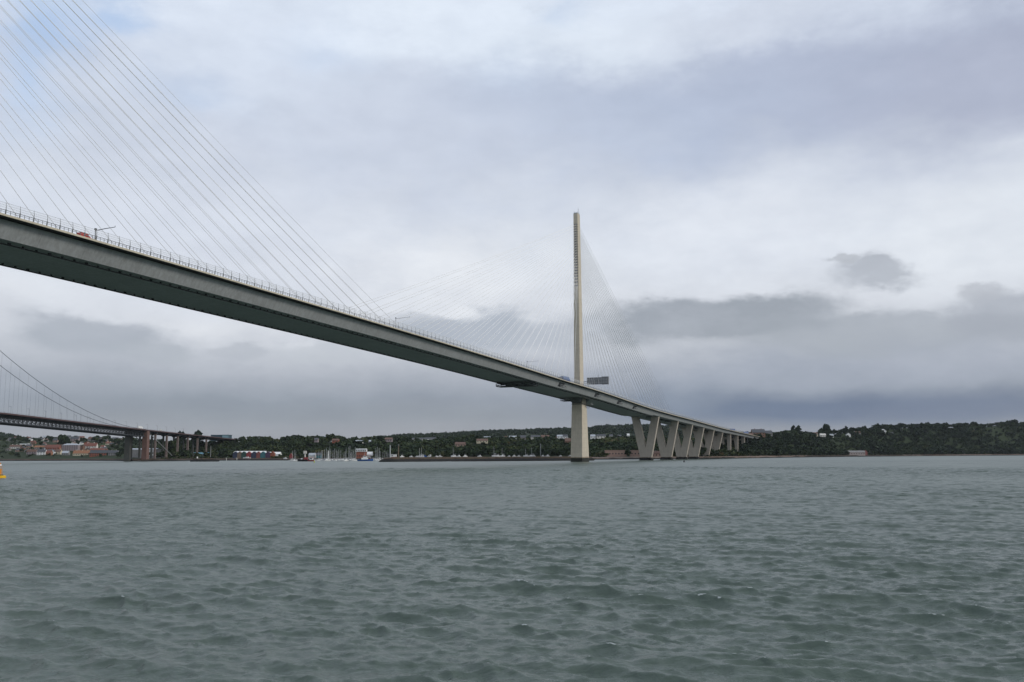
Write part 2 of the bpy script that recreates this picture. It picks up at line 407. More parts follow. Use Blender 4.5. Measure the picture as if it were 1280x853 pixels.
def section(t, pts): 
    z = dz(t); return [(o, t, z+h) for o, h in pts]
T0, TP, T1 = -820, 205, 1060
def build_deck():
    ts = list(range(T0, TP+1, 15))
    if ts[-1] != TP: ts.append(TP)
    box = [(-15.2, -5.5), (15.2, -5.5), (17.6, -1.15), (18.4, -.92), (-18.4, -.92), (-17.6, -1.15)]
    mb = MB(); mb.loft([section(t, box) for t in ts]); g = mb.build('deck_girder', M['steel'], bridge)
    # slab edge (pale strip) + soffit coloured near-black for the shadow under the cantilever
    for sgn in (1, -1):
        mb = MB(); e = [(sgn*17.9, -.46), (sgn*HW, -.42), (sgn*HW, .16), (sgn*(HW-.5), .16), (sgn*(HW-.5), -.02), (sgn*17.9, -.02)]
        tl = list(range(T0, T1+1, 15)); mb.loft([section(t, e) for t in tl]); o = mb.build('edge_beam', M['edge'], bridge)
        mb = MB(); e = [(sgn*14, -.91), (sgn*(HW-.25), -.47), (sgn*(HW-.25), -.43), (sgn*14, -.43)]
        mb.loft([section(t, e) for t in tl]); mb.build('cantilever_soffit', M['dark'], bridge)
    mb = MB(); e = [(-17.9, -.42), (17.9, -.42), (17.9, 0), (-17.9, 0)]
    mb.loft([section(t, e) for t in range(T0, T1+1, 15)]); mb.build('carriageway', M['asphalt'], bridge)
    # approach: two separate boxes with cross girders between them
    ts = list(range(TP, T1+1, 15))
    for sgn in (1, -1):
        b2 = [(sgn*8.6, -4.6), (sgn*15.6, -4.6), (sgn*17.6, -1.05), (sgn*6.6, -1.05)]
        mb = MB(); mb.loft([section(t, b2) for t in ts]); mb.build('approach_girder', M['steel'], bridge)
    for t in range(TP, 900, 32):
        z = dz(t); mb = MB(); mb.box(-8.0, 8.0, t-.6, t+.6, z-3.4, z-1.6); mb.build('cross_girder', M['soffit'], bridge)
    # inspection rails hung under the box on short hangers
    for o_ in (12.6, -12.6):
        mb = MB(); prev = None
        for t in range(T0, 190, 15):
            p = (o_, t, dz(t)-6.15)
            if prev: mb.beam(prev, p, .32, .38)
            prev = p
        for i, t in enumerate(np.arange(T0+3, 188, 4.6)):
            z = dz(t); w = .42 if i % 3 == 0 else .28
            mb.box(o_-w*.6, o_+w*.6, t-w, t+w, z-6.1-(.2 if i % 3 == 0 else 0), z-5.49)
        mb.build('gantry_rail', M['dark'], bridge)
    # service recesses as flat plates, inner shade in their colour, each pale-framed
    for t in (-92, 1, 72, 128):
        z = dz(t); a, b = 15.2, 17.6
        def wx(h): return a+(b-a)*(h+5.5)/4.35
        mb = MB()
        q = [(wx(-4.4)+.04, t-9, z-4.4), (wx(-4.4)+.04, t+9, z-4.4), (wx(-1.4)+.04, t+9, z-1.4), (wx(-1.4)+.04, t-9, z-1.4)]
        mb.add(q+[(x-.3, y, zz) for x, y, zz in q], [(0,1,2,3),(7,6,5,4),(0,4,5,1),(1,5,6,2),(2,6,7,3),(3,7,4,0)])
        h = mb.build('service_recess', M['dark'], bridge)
        mb = MB()
        for h0 in (-4.0, -3.0): mb.beam((wx(h0)+.3, t-5, z+h0), (wx(h0)+.3, t+7, z+h0), .25, .35)
        for tt in (-5, 1, 7): mb.beam((wx(-4)+.3, t+tt, z-4), (wx(-3)+.3, t+tt, z-3), .3, .3)
        mb.build('recess_frame', M['galv'], h)
build_deck()

def rect(L, W, z, cx=0, cy=0, ch=0.35):
    l, w = L/2, W/2
    return [(cx-w+ch, cy-l, z), (cx+w-ch, cy-l, z), (cx+w, cy-l+ch, z), (cx+w, cy+l-ch, z), (cx+w-ch, cy+l, z), (cx-w+ch, cy+l, z), (cx-w, cy+l-ch, z), (cx-w, cy-l+ch, z)]
def anchor_z(k): return 152+54.5*(k/23.0)**.92
def build_tower(tc):
    zz = dz(tc)
    prof = [(-4, 20.0, 10.8), (0, 19.5, 10.6), (20, 16.6, 10.1), (44, 13.2, 9.5), (zz-6.5, 11.6, 9.0), (zz-5.7, 10.9, 8.4), (zz-.6, 10.3, 7.0), (zz+.4, 10.2, 5.7),
            (90, 9.6, 5.45), (130, 8.6, 5.0), (170, 7.7, 4.5), (200, 7.0, 4.15), (216.2, 6.6, 4.0)]
    mb = MB(); mb.loft([rect(L, W, z, 0, tc) for z, L, W in prof])
    zs = [p[0] for p in prof]; Ls = [p[1] for p in prof]
    for k in range(24):                          # anchor recesses on each cable face: raised plates, pocket shade in their colour
        z = anchor_z(k); L = float(np.interp(z, zs, Ls))
        for s in (1, -1):
            y = tc+s*L/2
            mb.box(-1.7, 1.7, min(y-s*.3, y+s*.035), max(y-s*.3, y+s*.035), z-.85, z+.25, 1)
    tw = mb.build('tower', [M['tower'], M['dark']], bridge)
    mb = MB(); mb.loft([rect(6.2, 3.5, 216.2, 0, tc), rect(6.2, 3.5, 217.0, 0, tc)]); mb.build('tower_cap', M['paleroof'], tw)
    mb = MB()
    for y in (-2.9, -1, 1, 2.9):
        for x in (-1.6, 1.6): mb.tube([(x, tc+y, 217.0), (x, tc+y, 218.3)], .05, 4)
    for x in (-1.6, 1.6): mb.tube([(x, tc-2.9, 218.3), (x, tc+2.9, 218.3)], .05, 4)
    mb.build('cap_railing', M['galv'], tw)
    mb = MB(); mb.tube([(.9, tc+2, 217), (.9, tc+2, 223)], [.12, .05], 5); mb.tube([(.9, tc+2, 220.5), (.9, tc+2, 220.9)], .3, 6); mb.build('beacon_mast', M['galv'], tw)
    # collar, bearing brackets and access platform under the deck
    mb = MB(); mb.loft([rect(12.6, 9.9, zz-10.6, 0, tc), rect(12.6, 9.9, zz-10.0, 0, tc)]); mb.build('collar', M['dark'], tw)
    for s in (1, -1):
        mb = MB(); y = tc+s*5.5
        mb.add([(-5, y, zz-5.6), (5, y, zz-5.6), (5, y+s*8, zz-5.6), (-5, y+s*8, zz-5.6), (-4, y, zz-9.5), (4, y, zz-9.5), (4, y+s*1.5, zz-9.5), (-4, y+s*1.5, zz-9.5)],
               [(0,1,2,3),(7,6,5,4),(0,4,5,1),(1,5,6,2),(2,6,7,3),(3,7,4,0)]); mb.build('bearing_bracket', M['soffit'], tw)
    mb = MB(); mb.box(-12, -5.2, tc-15, tc-4, zz-7.9, zz-7.4)
    for x in (-12, -8.6, -5.2):
        for y in (-15, -9.5, -4): mb.tube([(x, tc+y, zz-7.4), (x, tc+y, zz-5.5)], .1, 4)
    mb.beam((-12, tc-15, zz-6.5), (-12, tc-4, zz-6.5), .12, .12); mb.beam((-12, tc-15, zz-6.5), (-5.2, tc-15, zz-6.5), .12, .12)
    mb.build('access_platform', M['dark'], tw)
    mb = MB(); mb.box(5.0, 9.4, tc+3, tc+10, zz-10.2, zz-9.8)
    for y in (3, 6.5, 10): mb.tube([(9.3, tc+y, zz-9.8), (9.3, tc+y, zz-8.6)], .07, 4); mb.beam((9.2, tc+y, zz-10.1), (5.0, tc+y, zz-13.6), .2, .2)
    mb.beam((9.3, tc+3, zz-8.6), (9.3, tc+10, zz-8.6), .1, .1); mb.build('access_platform', M['galv'], tw)
    return tw, zs, Ls
towers = {0: build_tower(0), -650: build_tower(-650)}

def cables(tc, s, n, mode, rad=.085):
    _, zs, Ls = towers[tc]; rest = MB()
    for k in range(n):
        t = tc+s*(24.5+16.05*k); za = anchor_z(k); L = float(np.interp(za, zs, Ls))
        for w in (-1, 1):
            mb = MB() if (mode == 'parts' or k >= mode) else rest
            a = Vector((w*1.15, tc+s*L/2, za-.2)); b = Vector((w*3.3, t, dz(t)-.05))
            d = (b-a); mid = (a+b)/2-Vector((0, 0, d.length**2*1.0e-5))
            mb.tube([a, a.lerp(b, .25)-Vector((0, 0, d.length**2*.75e-5)), mid, a.lerp(b, .75)-Vector((0, 0, d.length**2*.75e-5)), b], rad, 6)
            mb.tube([b+(a-b).normalized()*.2, b+(a-b).normalized()*4.0], .17, 6)
            if mb is not rest: mb.build('stay_cable', M['cable'], bridge, True)
    if rest.v: tag(rest.build('stay_cable', M['cable'], bridge, True), kind='stuff')
cables(-650, 1, 21, 'parts', .072)
cables(0, -1, 24, 'parts', .115)
cables(0, 1, 12, 7, .105)
# the real fan on the landward side carries 12 levels in view as separate strands; finish it with the upper levels merged
def upper_land_fan():
    _, zs, Ls = towers[0]; mb = MB()
    for k in range(12, 24):
        t = 24.5+15.2*k; za = anchor_z(k); L = float(np.interp(za, zs, Ls))
        for w in (-1, 1):
            mb.tube([(w*1.15, L/2, za-.2), (w*3.3, t, dz(t)-.05)], .10, 6)
    tag(mb.build('stay_cable', M['cable'], bridge, True), kind='stuff')
upper_land_fan()

def v_pier(t, low):
    """V of two concrete legs on a common stem; near the shore it stands on a plinth"""
    z = dz(t); zt = z-4.62; zc = low+11; th = 2.6
    mb = MB()
    def prism(pts): 
        mb.add([(x, t-th, h) for x, h in pts]+[(x, t+th, h) for x, h in pts],
               [tuple(range(len(pts)))]+[tuple(range(2*len(pts)-1, len(pts)-1, -1))]+[(i, (i+1) % len(pts), (i+1) % len(pts)+len(pts), i+len(pts)) for i in range(len(pts))])
    xb, xc, wt = 6.1, 9.1, 8.0
    xt = 15.2
    yc = (zc-low)/(zt-low)
    xo = xb+(xt-xb)*yc
    prism([(-xb, low), (xb, low), (xt, zt), (xt-wt, zt), (0.0, zc), (-xt+wt, zt), (-xt, zt)])
    o = mb.build('v_pier', M['pier'], bridge)
    mb = MB(); mb.loft([rect(8.5, 14.2, low-4, 0, t, .8), rect(8.5, 14.2, low, 0, t, .8)]); mb.build('pile_cap', M['rock'], o)
    for s in (1, -1):
        mb = MB(); mb.box(s*11.2-1.6, s*11.2+1.6, t-1.5, t+1.5, zt, zt+.35); mb.build('bearing', M['dark'], o)
for t, low in ((235, 2.6), (335, 2.6), (423, 2.6), (502, 2.6), (581, 2.8), (657, 3.2)): v_pier(t, low)
for t in (735, 812, 890):                           # plain land piers
    z = dz(t); mb = MB(); gx = BT[0]+t*math.sin(BANG); gy = BT[1]+t*math.cos(BANG); gz = g1(gx, gy)-2
    for s in (1, -1): mb.loft([rect(3.2, 5.0, gz, s*11.5, t), rect(3.2, 6.4, z-4.62, s*11.5, t)])
    mb.box(-9.2, 9.2, t-1.2, t+1.2, z-10.5, z-9.0)
    mb.build('land_pier', M['pier'], bridge)

def build_barrier():
    n = 0; rest = MB(); sub = MB(); rails = MB(); scr = MB(); prev = None
    def post(mb, t):
        z = dz(t); x = HW-.25
        mb.beam((x, t, z+.1), (x+.18, t, z+1.5), .2, .3)
        mb.tube([(x+.18, t, z+1.4), (x+.2, t, z+2.4), (x+.02, t, z+3.5)], [.10, .085, .06], 5)
    t = -640.0; first = None
    while t < 905:
        vis = -590 < t < -150
        if vis and n < 98:
            mb = MB(); post(mb, t); mb.build('barrier_post', M['post'], bridge); n += 1
        else: post(rest, t)
        z = dz(t); x = HW-.05
        if prev:
            p, pz = prev
            for h, r in ((1.25, .085), (.75, .05), (3.3, .03), (2.6, .025), (2.0, .025)):
                rails.beam((x, p, pz+h), (x, t, z+h), r*1.6, r*2)
            scr.add([(x+.05, p, pz+1.5), (x+.05, t, z+1.5), (x+.05, t, z+3.3), (x+.05, p, pz+3.3), (x+.08, p, pz+1.5), (x+.08, t, z+1.5), (x+.08, t, z+3.3), (x+.08, p, pz+3.3)],
                    [(0,1,2,3),(7,6,5,4),(0,4,5,1),(2,6,7,3)])
            for q in (1/3, 2/3):
                tt = p+(t-p)*q; zz = dz(tt); sub.beam((x-.1, tt, zz+.1), (x-.1, tt, zz+1.25), .09, .12)
        prev = (t, z); t += 4.53
    tag(rest.build('barrier_post', M['post'], bridge), kind='stuff')
    tag(sub.build('parapet_post', M['post'], bridge), kind='stuff')
    rails.build('barrier_rail', M['galv'], bridge)
    m = bpy.data.materials.new('clear_screen'); m.use_nodes = True; nt = m.node_tree
    b = nt.nodes['Principled BSDF']; b.inputs['Base Color'].default_value = (.75, .77, .78, 1); b.inputs['Alpha'].default_value = .10; b.inputs['Roughness'].default_value = .4
    nn = noise(nt, None, 3.0, 3); E.nt = nt
    nt.links.new((E(nn.outputs['Fac'])*.10+.06).v, b.inputs['Alpha'])
    scr.build('wind_screen', m, bridge)
build_barrier()

def bl(o, t, z):
    """bridge-local to world"""
    c, s = math.cos(BANG), math.sin(BANG); return Vector((BT[0]+o*c+t*s, BT[1]-o*s+t*c, z))
# --- inspection gantry slung under the deck
def gantry(t):
    z = dz(t)-5.5; g = thing('inspection_gantry', 'dark maintenance gantry slung under the main deck left of the pale tower', 'gantry', bl(0, t, z), -BANG)
    mb = MB(); mb.box(-13.5, 15, -4.5, 4.5, -3.3, -2.9); mb.build('walkway', M['dark'], g)
    mb = MB()
    for x in (-13.5, -6, 1, 8, 15):
        for y in (-4.5, 4.5): mb.beam((x, y, -3), (x, y, -1.0), .35, .35)
    for y in (-4.5, 4.5):
        for h in (-2.2, -1.2): mb.beam((-13.5, y, h), (15, y, h), .35, .45)
        for a, b in ((-13.5, -6), (-6, 1), (1, 8), (8, 15)): mb.beam((a, y, -3), (b, y, -1.2), .3, .3)
    mb.build('truss', M['dark'], g)
    for x in (-12.6, 12.6):
        mb = MB(); mb.box(x-.3, x+.3, -3.6, 3.6, -1.2, -.15); mb.build('trolley', M['dark'], g)
gantry(-146)

# --- cantilever sign masts on the deck
def sign_mast(t, label, o=9.0, arm=8.2, h=6.9, k=1.0, pm='post'):
    z = dz(t); s = thing('sign_mast', label, 'sign mast', bl(o, t, z), -BANG, None)
    mb = MB(); mb.tube([(0, 0, 0), (0, 0, h)], [.22*k, .18*k], 8); mb.build('post', M[pm], s)
    mb = MB(); mb.tube([(0, 0, h-.2), (arm*.5, 0, h+.05), (arm, 0, h+.15)], [.15*k, .13*k, .10*k], 8); mb.build('arm', M[pm], s)
    mb = MB(); mb.box(-.3*k, .3*k, -.3*k, .3*k, h-.1, h+.5); mb.build('junction_box', M['dark'], s)
    mb = MB(); mb.tube([(arm, 0, h+.15), (arm, 0, h+.6)], .09, 6); mb.build('camera_stub', M['dark'], s)
sign_mast(-534.7, 'mast with long arm standing on the deck right of the red van')
sign_mast(-337, 'mast with thin arm on the deck where the left cable fan ends', h=8.8, k=.6, pm='galv')
sign_mast(-147, 'mast with thin arm on the deck just above the slung inspection gantry', h=8.6, k=.6, pm='galv')
def sign_gantry(t):
    z = dz(t); s = thing('sign_gantry', 'large grey motorway sign seen from behind, above the deck right of the tower', 'sign gantry', bl(-17, t, z), -BANG)
    h = 14.6
    mb = MB(); mb.tube([(0, 0, 0), (0, 0, h-1)], .5, 8); mb.build('post', M['post'], s)
    mb = MB()
    for hh in (h-1.2, h+.6): mb.beam((0, 0, hh), (28.3, 0, hh), .35, .35)
    for k in range(8): mb.beam((k*3.5, 0, h-1.2), (k*3.5+3.5, 0, h+.6), .2, .2)
    mb.build('boom', M['post'], s)
    mb = MB(); mb.box(8.2, 28.2, -.75, -.45, h-2.5, h+4.0); p = mb.build('sign_panel', M['galv'], s)
    mb = MB()
    for k in range(9): x = 8.6+k*2.4; mb.box(x-.16, x+.16, -1.0, -.75, h-2.4, h+3.9)
    for hh in (-2.1, .6, 3.4): mb.box(8.3, 28.1, -1.1, -.9, h+hh, h+hh+.35)
    mb.build('frame', M['post'], p)
    mb = MB(); mb.tube([(19, 0, h+3.9), (19, 0, h+6.6)], .1, 5); mb.build('aerial', M['dark'], s)
    mb = MB(); mb.box(22.2, 28.6, -.4, 1.3, h-2.6, h+4.6); mb.build('lantern_box', M['galv'], s)
sign_gantry(52)

# --- vehicles on the deck
def wheels(v, xs, y, r=.36):
    for x in xs:
        for s in (1, -1):
            mb = MB(); mb.tube([(s*y-.12, x, r), (s*y+.12, x, r)], r, 12); mb.build('wheel', M['rubber'], v)
def van(loc, rz, label, paint, L=5.6, H=2.35, W=2.0):
    v = thing('delivery_van', label, 'van', loc, rz); w = W/2
    mb = MB(); prof = [(-L/2, .45), (L/2-.1, .45), (L/2, .9), (L/2-.9, 1.25), (L/2-1.6, H-.15), (L/2-2.0, H), (-L/2+.1, H), (-L/2, H-.2)]
    mb.loft([[(-w, y, z) for y, z in prof], [(w, y, z) for y, z in prof]]); mb.build('body', paint, v)
    mb = MB(); a, b = (L/2-.88, 1.3), (L/2-1.55, H-.25)
    mb.add([(-w*.85, a[0]+.05, a[1]), (w*.85, a[0]+.05, a[1]), (w*.8, b[0]+.05, b[1]), (-w*.8, b[0]+.05, b[1])], [(0,1,2,3)]); mb.build('windscreen', M['glass'], v)
    for s in (1, -1):
        mb = MB(); mb.box(s*(w+.01)-.015, s*(w+.01)+.015, L/2-2.6, L/2-1.55, 1.3, H-.4); mb.build('side_window', M['glass'], v)
    wheels(v, (-L/2+1.0, L/2-.95), w-.1); return v
van(bl(17.2, -546.6, dz(-546.6)+.01), -BANG, 'red van on the near left end of the main deck, behind the barrier', M['red'], 4.3, 2.0, 1.8)
def lorry(loc, rz, label, cabm, boxm, L=11.5, H=4.0):
    v = thing('lorry', label, 'lorry', loc, rz)
    mb = MB(); mb.box(-1.25, 1.25, -L/2, L/2-2.9, 1.05, H); mb.build('cargo_box', boxm, v)
    mb = MB(); prof = [(L/2-2.5, .6), (L/2, .6), (L/2, 1.9), (L/2-.25, 3.1), (L/2-.9, 3.5), (L/2-2.5, 3.5)]
    mb.loft([[(-1.2, y, z) for y, z in prof], [(1.2, y, z) for y, z in prof]]); c = mb.build('cab', cabm, v)
    mb = MB(); mb.add([(-1.05, L/2+.02, 1.95), (1.05, L/2+.02, 1.95), (1.0, L/2-.2, 3.0), (-1.0, L/2-.2, 3.0)], [(0,1,2,3)]); mb.build('windscreen', M['glass'], c)
    mb = MB(); mb.box(-.5, .5, -L/2+.3, L/2-.4, .7, 1.0); mb.build('chassis', M['dark'], v)
    wheels(v, (-L/2+1.2, -L/2+2.5, L/2-1.3), 1.1, .5); return v
lorry(bl(15.5, -82, dz(-82)+.01), -BANG, 'blue lorry on the main deck just left of the tower', M['blue'], M['blue'], 16.5, 4.4)
van(bl(15.5, -95.5, dz(-95.5)+.01), -BANG+math.pi, 'white and dark van behind the blue lorry on the main deck', M['greystone'], 6, 2.6)
lorry(bl(-10, 705, dz(705)+.01), -BANG, 'white lorry at the far right end of the main deck', M['white'], M['white'], 12, 4.2)

# blue road signs by the landward end of the bridge
def road_sign(x, y, w, h, D, label):
    p = at(x, y, D); gz = min(g1(p.x, p.y), p.z-4)
    m = D/FH; s = thing('road_sign', label, 'road sign', (p.x, p.y, gz)); W, Hh = w*m/2, h*m
    mb = MB(); mb.box(-W, W, -.2, .1, p.z-gz, p.z-gz+Hh); mb.build('sign_panel', M['signblue'], s)
    mb = MB(); mb.box(-W+.4, W-.4, -.26, -.2, p.z-gz+Hh*.45, p.z-gz+Hh*.58); mb.box(-W*.5, W*.3, -.26, -.2, p.z-gz+Hh*.7, p.z-gz+Hh*.8)
    for q in (-.6, .6):
        mb = MB(); mb.tube([(q*W, .2, -1), (q*W, .2, p.z-gz+Hh)], .2, 6); mb.build('post', M['galv'], s)
road_sign(915.5, 538.2, 6.5, 2.0, 1580, 'blue motorway sign standing clear against the sky above the deck end')
road_sign(932.5, 542.5, 6.0, 2.6, 1660, 'blue motorway sign low beside the deck end near the brown brick house')

# ------------------------------------------------------------------ suspension bridge at left
WX, EX = -535.0, -560.0
sb = thing('suspension_bridge', 'dark older suspension bridge with trussed deck and brown piers at the left of the firth', 'bridge', (0, 0, 0))
def sdz(Y): return float(np.interp(Y, [600, 966, 1350, 1825, 1900], [53.5, 52.0, 45.0, 38.5, 38]))
def plane_pts(tab, X):
    out = []
    for x, y in tab:
        r = ray(x, y); s = X/r[0]; out.append((X, r[1]*s, r[2]*s+CAMH))
    return out
wc = plane_pts([(0, 438.7), (39, 470), (68.7, 491), (87.5, 503), (112.5, 515.5), (134, 525.5), (160, 533)], WX)
ec = plane_pts([(0, 456.7), (17, 470.5), (39, 484), (58, 496.5), (75, 506.5), (94, 515.5), (112, 523), (135, 530)], EX)
def cable_curve(pts):
    Y = np.array([p[1] for p in pts]); Z = np.array([p[2] for p in pts]); return np.polyfit(Y, Z, 2)
wq, eq = cable_curve(wc), cable_curve(ec); YP = 1350.0
def build_susp():
    ys = list(np.arange(760, 1840, 12.0))
    mb = MB(); mb.loft([[(EX-3, y, sdz(y)-1.0), (WX+3, y, sdz(y)-1.0), (WX+3.6, y, sdz(y)+.1), (EX-3.6, y, sdz(y)+.1)] for y in ys]); mb.build('road_deck', M['trussgrey'], sb)
    for X in (WX+3.8, EX-3.8):
        mb = MB(); mb.loft([[(X-.2, y, sdz(y)-1.1), (X+.2, y, sdz(y)-1.1), (X+.2, y, sdz(y)+.5), (X-.2, y, sdz(y)+.5)] for y in ys]); mb.build('deck_edge', M['maroon'], sb)
        mb = MB()
        for y in ys[:-1]: mb.beam((X, y, sdz(y)+.5), (X, y, sdz(y)+1.4), .12, .12); mb.beam((X, y, sdz(y)+1.4), (X, y+12, sdz(y+12)+1.4), .1, .12)
        mb.build('parapet', M['trussgrey'], sb)
    for X in (WX, EX):
        mb = MB(); y = 760.0
        while y < YP-2:
            a, b = sdz(y), sdz(y+9.2)
            mb.beam((X, y, a-9.2), (X, y+9.2, b-9.2), .8, .9); mb.beam((X, y, a-1.6), (X, y+9.2, b-1.6), .8, 1.2)
            mb.beam((X, y, a-1.6), (X, y, a-9.2), .4, .4); mb.beam((X, y, a-9.2), (X, y+4.6, (a+b)/2-1.6), .4, .5); mb.beam((X, y+4.6, (a+b)/2-1.6), (X, y+9.2, b-9.2), .4, .5)
            y += 9.2
        mb.build('stiffening_truss', M['trussgrey'], sb)
    mb = MB(); y = 764.0
    while y < YP:
        z = sdz(y); mb.beam((EX, y, z-9.2), (WX, y, z-9.2), .5, .6); mb.beam((EX, y, z-1.7), (WX, y, z-1.7), .6, .9)
        mb.beam((EX, y, z-9.2), ((EX+WX)/2, y, z-1.7), .35, .35); mb.beam((WX, y, z-9.2), ((EX+WX)/2, y, z-1.7), .35, .35); y += 9.2
    mb.build('cross_bracing', M['trussgrey'], sb)
    for X, q in ((WX, wq), (EX, eq)):
        yend = YP; zc = lambda y: max(float(np.polyval(q, y)), sdz(y)+.4)
        mb = MB(); mb.tube([(X, y, zc(y)) for y in np.arange(850, yend+1, 20.0)], .25, 8); mb.build('main_cable', M['trussgrey'], sb, True)
        y = 868.0
        while y < YP-40:
            if zc(y) > sdz(y)+2.5:
                mb = MB(); mb.tube([(X, y, sdz(y)), (X, y, zc(y))], .06, 5); mb.build('hanger', M['trussgrey'], sb)
            y += 18.3
        # steeper backstay from the side pier down to the anchorage
        mb = MB(); mb.tube([(X+.5, YP+2, sdz(YP)-1.5), (X+.5, 1455, 8)], .55, 8); mb.build('backstay', M['galv'], sb)
        # tower leg beyond the left edge of the view
        mb = MB(); mb.loft([[(X-3*k, 850-4*k, z), (X+3*k, 850-4*k, z), (X+3*k, 850+4*k, z), (X-3*k, 850+4*k, z)] for z, k in ((-4, 1.3), (45, 1.1), (155, .8))]); mb.build('tower_leg', M['trussgrey'], sb)
    def leg(X, Y, wx, wy, m):
        mb = MB(); g = g1(X, Y)-4; mb.loft([[(X-a, Y-b, z), (X+a, Y-b, z), (X+a, Y+b, z), (X-a, Y+b, z)] for z, a, b in ((g, wx*1.12, wy*1.12), (sdz(Y)-1.05, wx, wy))]); mb.build('pier_leg', m, sb)
    leg(WX, YP, 3.4, 4.5, M['rustred']); leg(EX, YP, 3.8, 4.5, M['oldpier'])
    mb = MB(); mb.box(EX-3, WX+3, YP-3.5, YP+3.5, sdz(YP)-9.5, sdz(YP)-1.1); mb.build('pier_crosshead', M['trussgrey'], sb)
    for Y in (1388, 1434, 1481, 1527, 1574, 1620):
        leg(WX-1, Y, 1.3, 1.4, M['legpaint']); leg(EX+1, Y, 1.2, 1.3, M['oldpier'])
        mb = MB(); mb.box(EX-2, WX+2, Y-1.6, Y+1.6, sdz(Y)-4.2, sdz(Y)-1.06); mb.build('pier_crosshead', M['trussgrey'], sb)
    mb = MB()
    for X in (WX-2.5, EX+2.5): mb.loft([[(X-.8, y, sdz(y)-3.4), (X+.8, y, sdz(y)-3.4), (X+.8, y, sdz(y)-1.02), (X-.8, y, sdz(y)-1.02)] for y in np.arange(YP, 1800, 15.)])
    mb.build('plate_girder', M['trussgrey'], sb)
    for y in np.arange(905, 1500, 37.0):
        mb = MB(); z = sdz(y); mb.tube([(WX+2.2, y, z), (WX+2.2, y, z+8)], .1, 5); mb.beam((WX+2.2, y, z+8), (WX-.2, y, z+8.3), .25, .2); mb.build('lamp_post', M['trussgrey'], sb)
build_susp()
lorry((WX+.5, 1325, sdz(1325)+.12), 0, 'long white lorry on the suspension bridge deck above its main pier', M['white'], M['white'], 16, 4.3)
van((WX+.5, 1404, sdz(1404)+.12), 0, 'pale van on the suspension bridge deck right of its main pier', M['offwhite'], 6.5, 2.8)

# ------------------------------------------------------------------ breakwater and jetty
def rubble(name, label, cat, path, top, wtop, slope):
    """rock mound following a path of (x, y) points"""
    pts = []
    for (a, b) in zip(path[:-1], path[1:]):
        n = max(2, int((Vector(b)-Vector(a)).length/3)); pts += [Vector(a).lerp(Vector(b), i/n) for i in range(n)]
    pts.append(Vector(path[-1]))
    prof = [(-1, -3), (-.75, .3), (-.55, .62), (-.4, .93), (-.3, 1), (0, 1.01), (.3, 1), (.4, .93), (.55, .62), (.75, .3), (1, -3)]
    half = wtop/2+slope*top; V = []
    g = np.random.default_rng(3)
    for i, p in enumerate(pts):
        d = (pts[min(i+1, len(pts)-1)]-pts[max(0, i-1)]).normalized(); nrm = Vector((d.y, -d.x))
        tip = min(1, i/4+.12, (len(pts)-1-i)/4+.12)
        for a, h in prof:
            off = (abs(a)-.3)/.7*slope*top*1.4+wtop/2 if abs(a) > .3 else wtop/2*abs(a)/.3
            off = math.copysign(off, a)*tip
            zz = h*top if h > 0 else -2.5
            zz = zz*(tip if h > 0 else 1)**.5
            j = .35 if .2 < h < .99 else .12
            q = p+nrm*off; V.append((q.x+g.normal(0, j), q.y+g.normal(0, j), zz+g.normal(0, j)))
    o = bpy.data.objects.new(name, np_mesh(name, np.array(V), grid_quads(len(pts), len(prof)), [M['rock']])); COL.objects.link(o)
    return tag(o, label, cat)
BWA, BWB = (lx(474, 900), 900.0), (lx(742, 985), 985.0)
rubble('breakwater', 'long low rock breakwater running from the marina mouth to behind the tower foot', 'breakwater', [BWA, BWB], 4.5, 12, 1.5)
def bw(x):
    """a spot on the crest of the breakwater seen in photo column x"""
    a, b = Vector(BWA), Vector(BWB); u = (x-640)/FH; d = b-a; k = (u*a.y-a.x)/(d.x-u*d.y); p = a+d*k; return Vector((p.x, p.y, 4.5))
rubble('jetty', 'short dark stone jetty lying alone on the water before the blue-roofed shed', 'jetty', [(lx(237.5, 1150), 1150), (lx(273, 1145), 1145)], 4.1, 7, .9)
o = MB(); D = 1268; o.tube([(0,0,0), (0,0,1.2), (0,0,1.3), (0,0,2.2)], [.9, .9, .6, .6], 8)
jl = thing('jetty_light', 'small white light housing on the top of the dark stone jetty', 'beacon', (lx(246, 1149), 1149, 4.0)); o.build('housing', M['white'], jl)
o = MB(); o.tube([(0,0,2.2), (0,0,2.8)], .35, 8); o.build('lamp', M['glass'], jl)

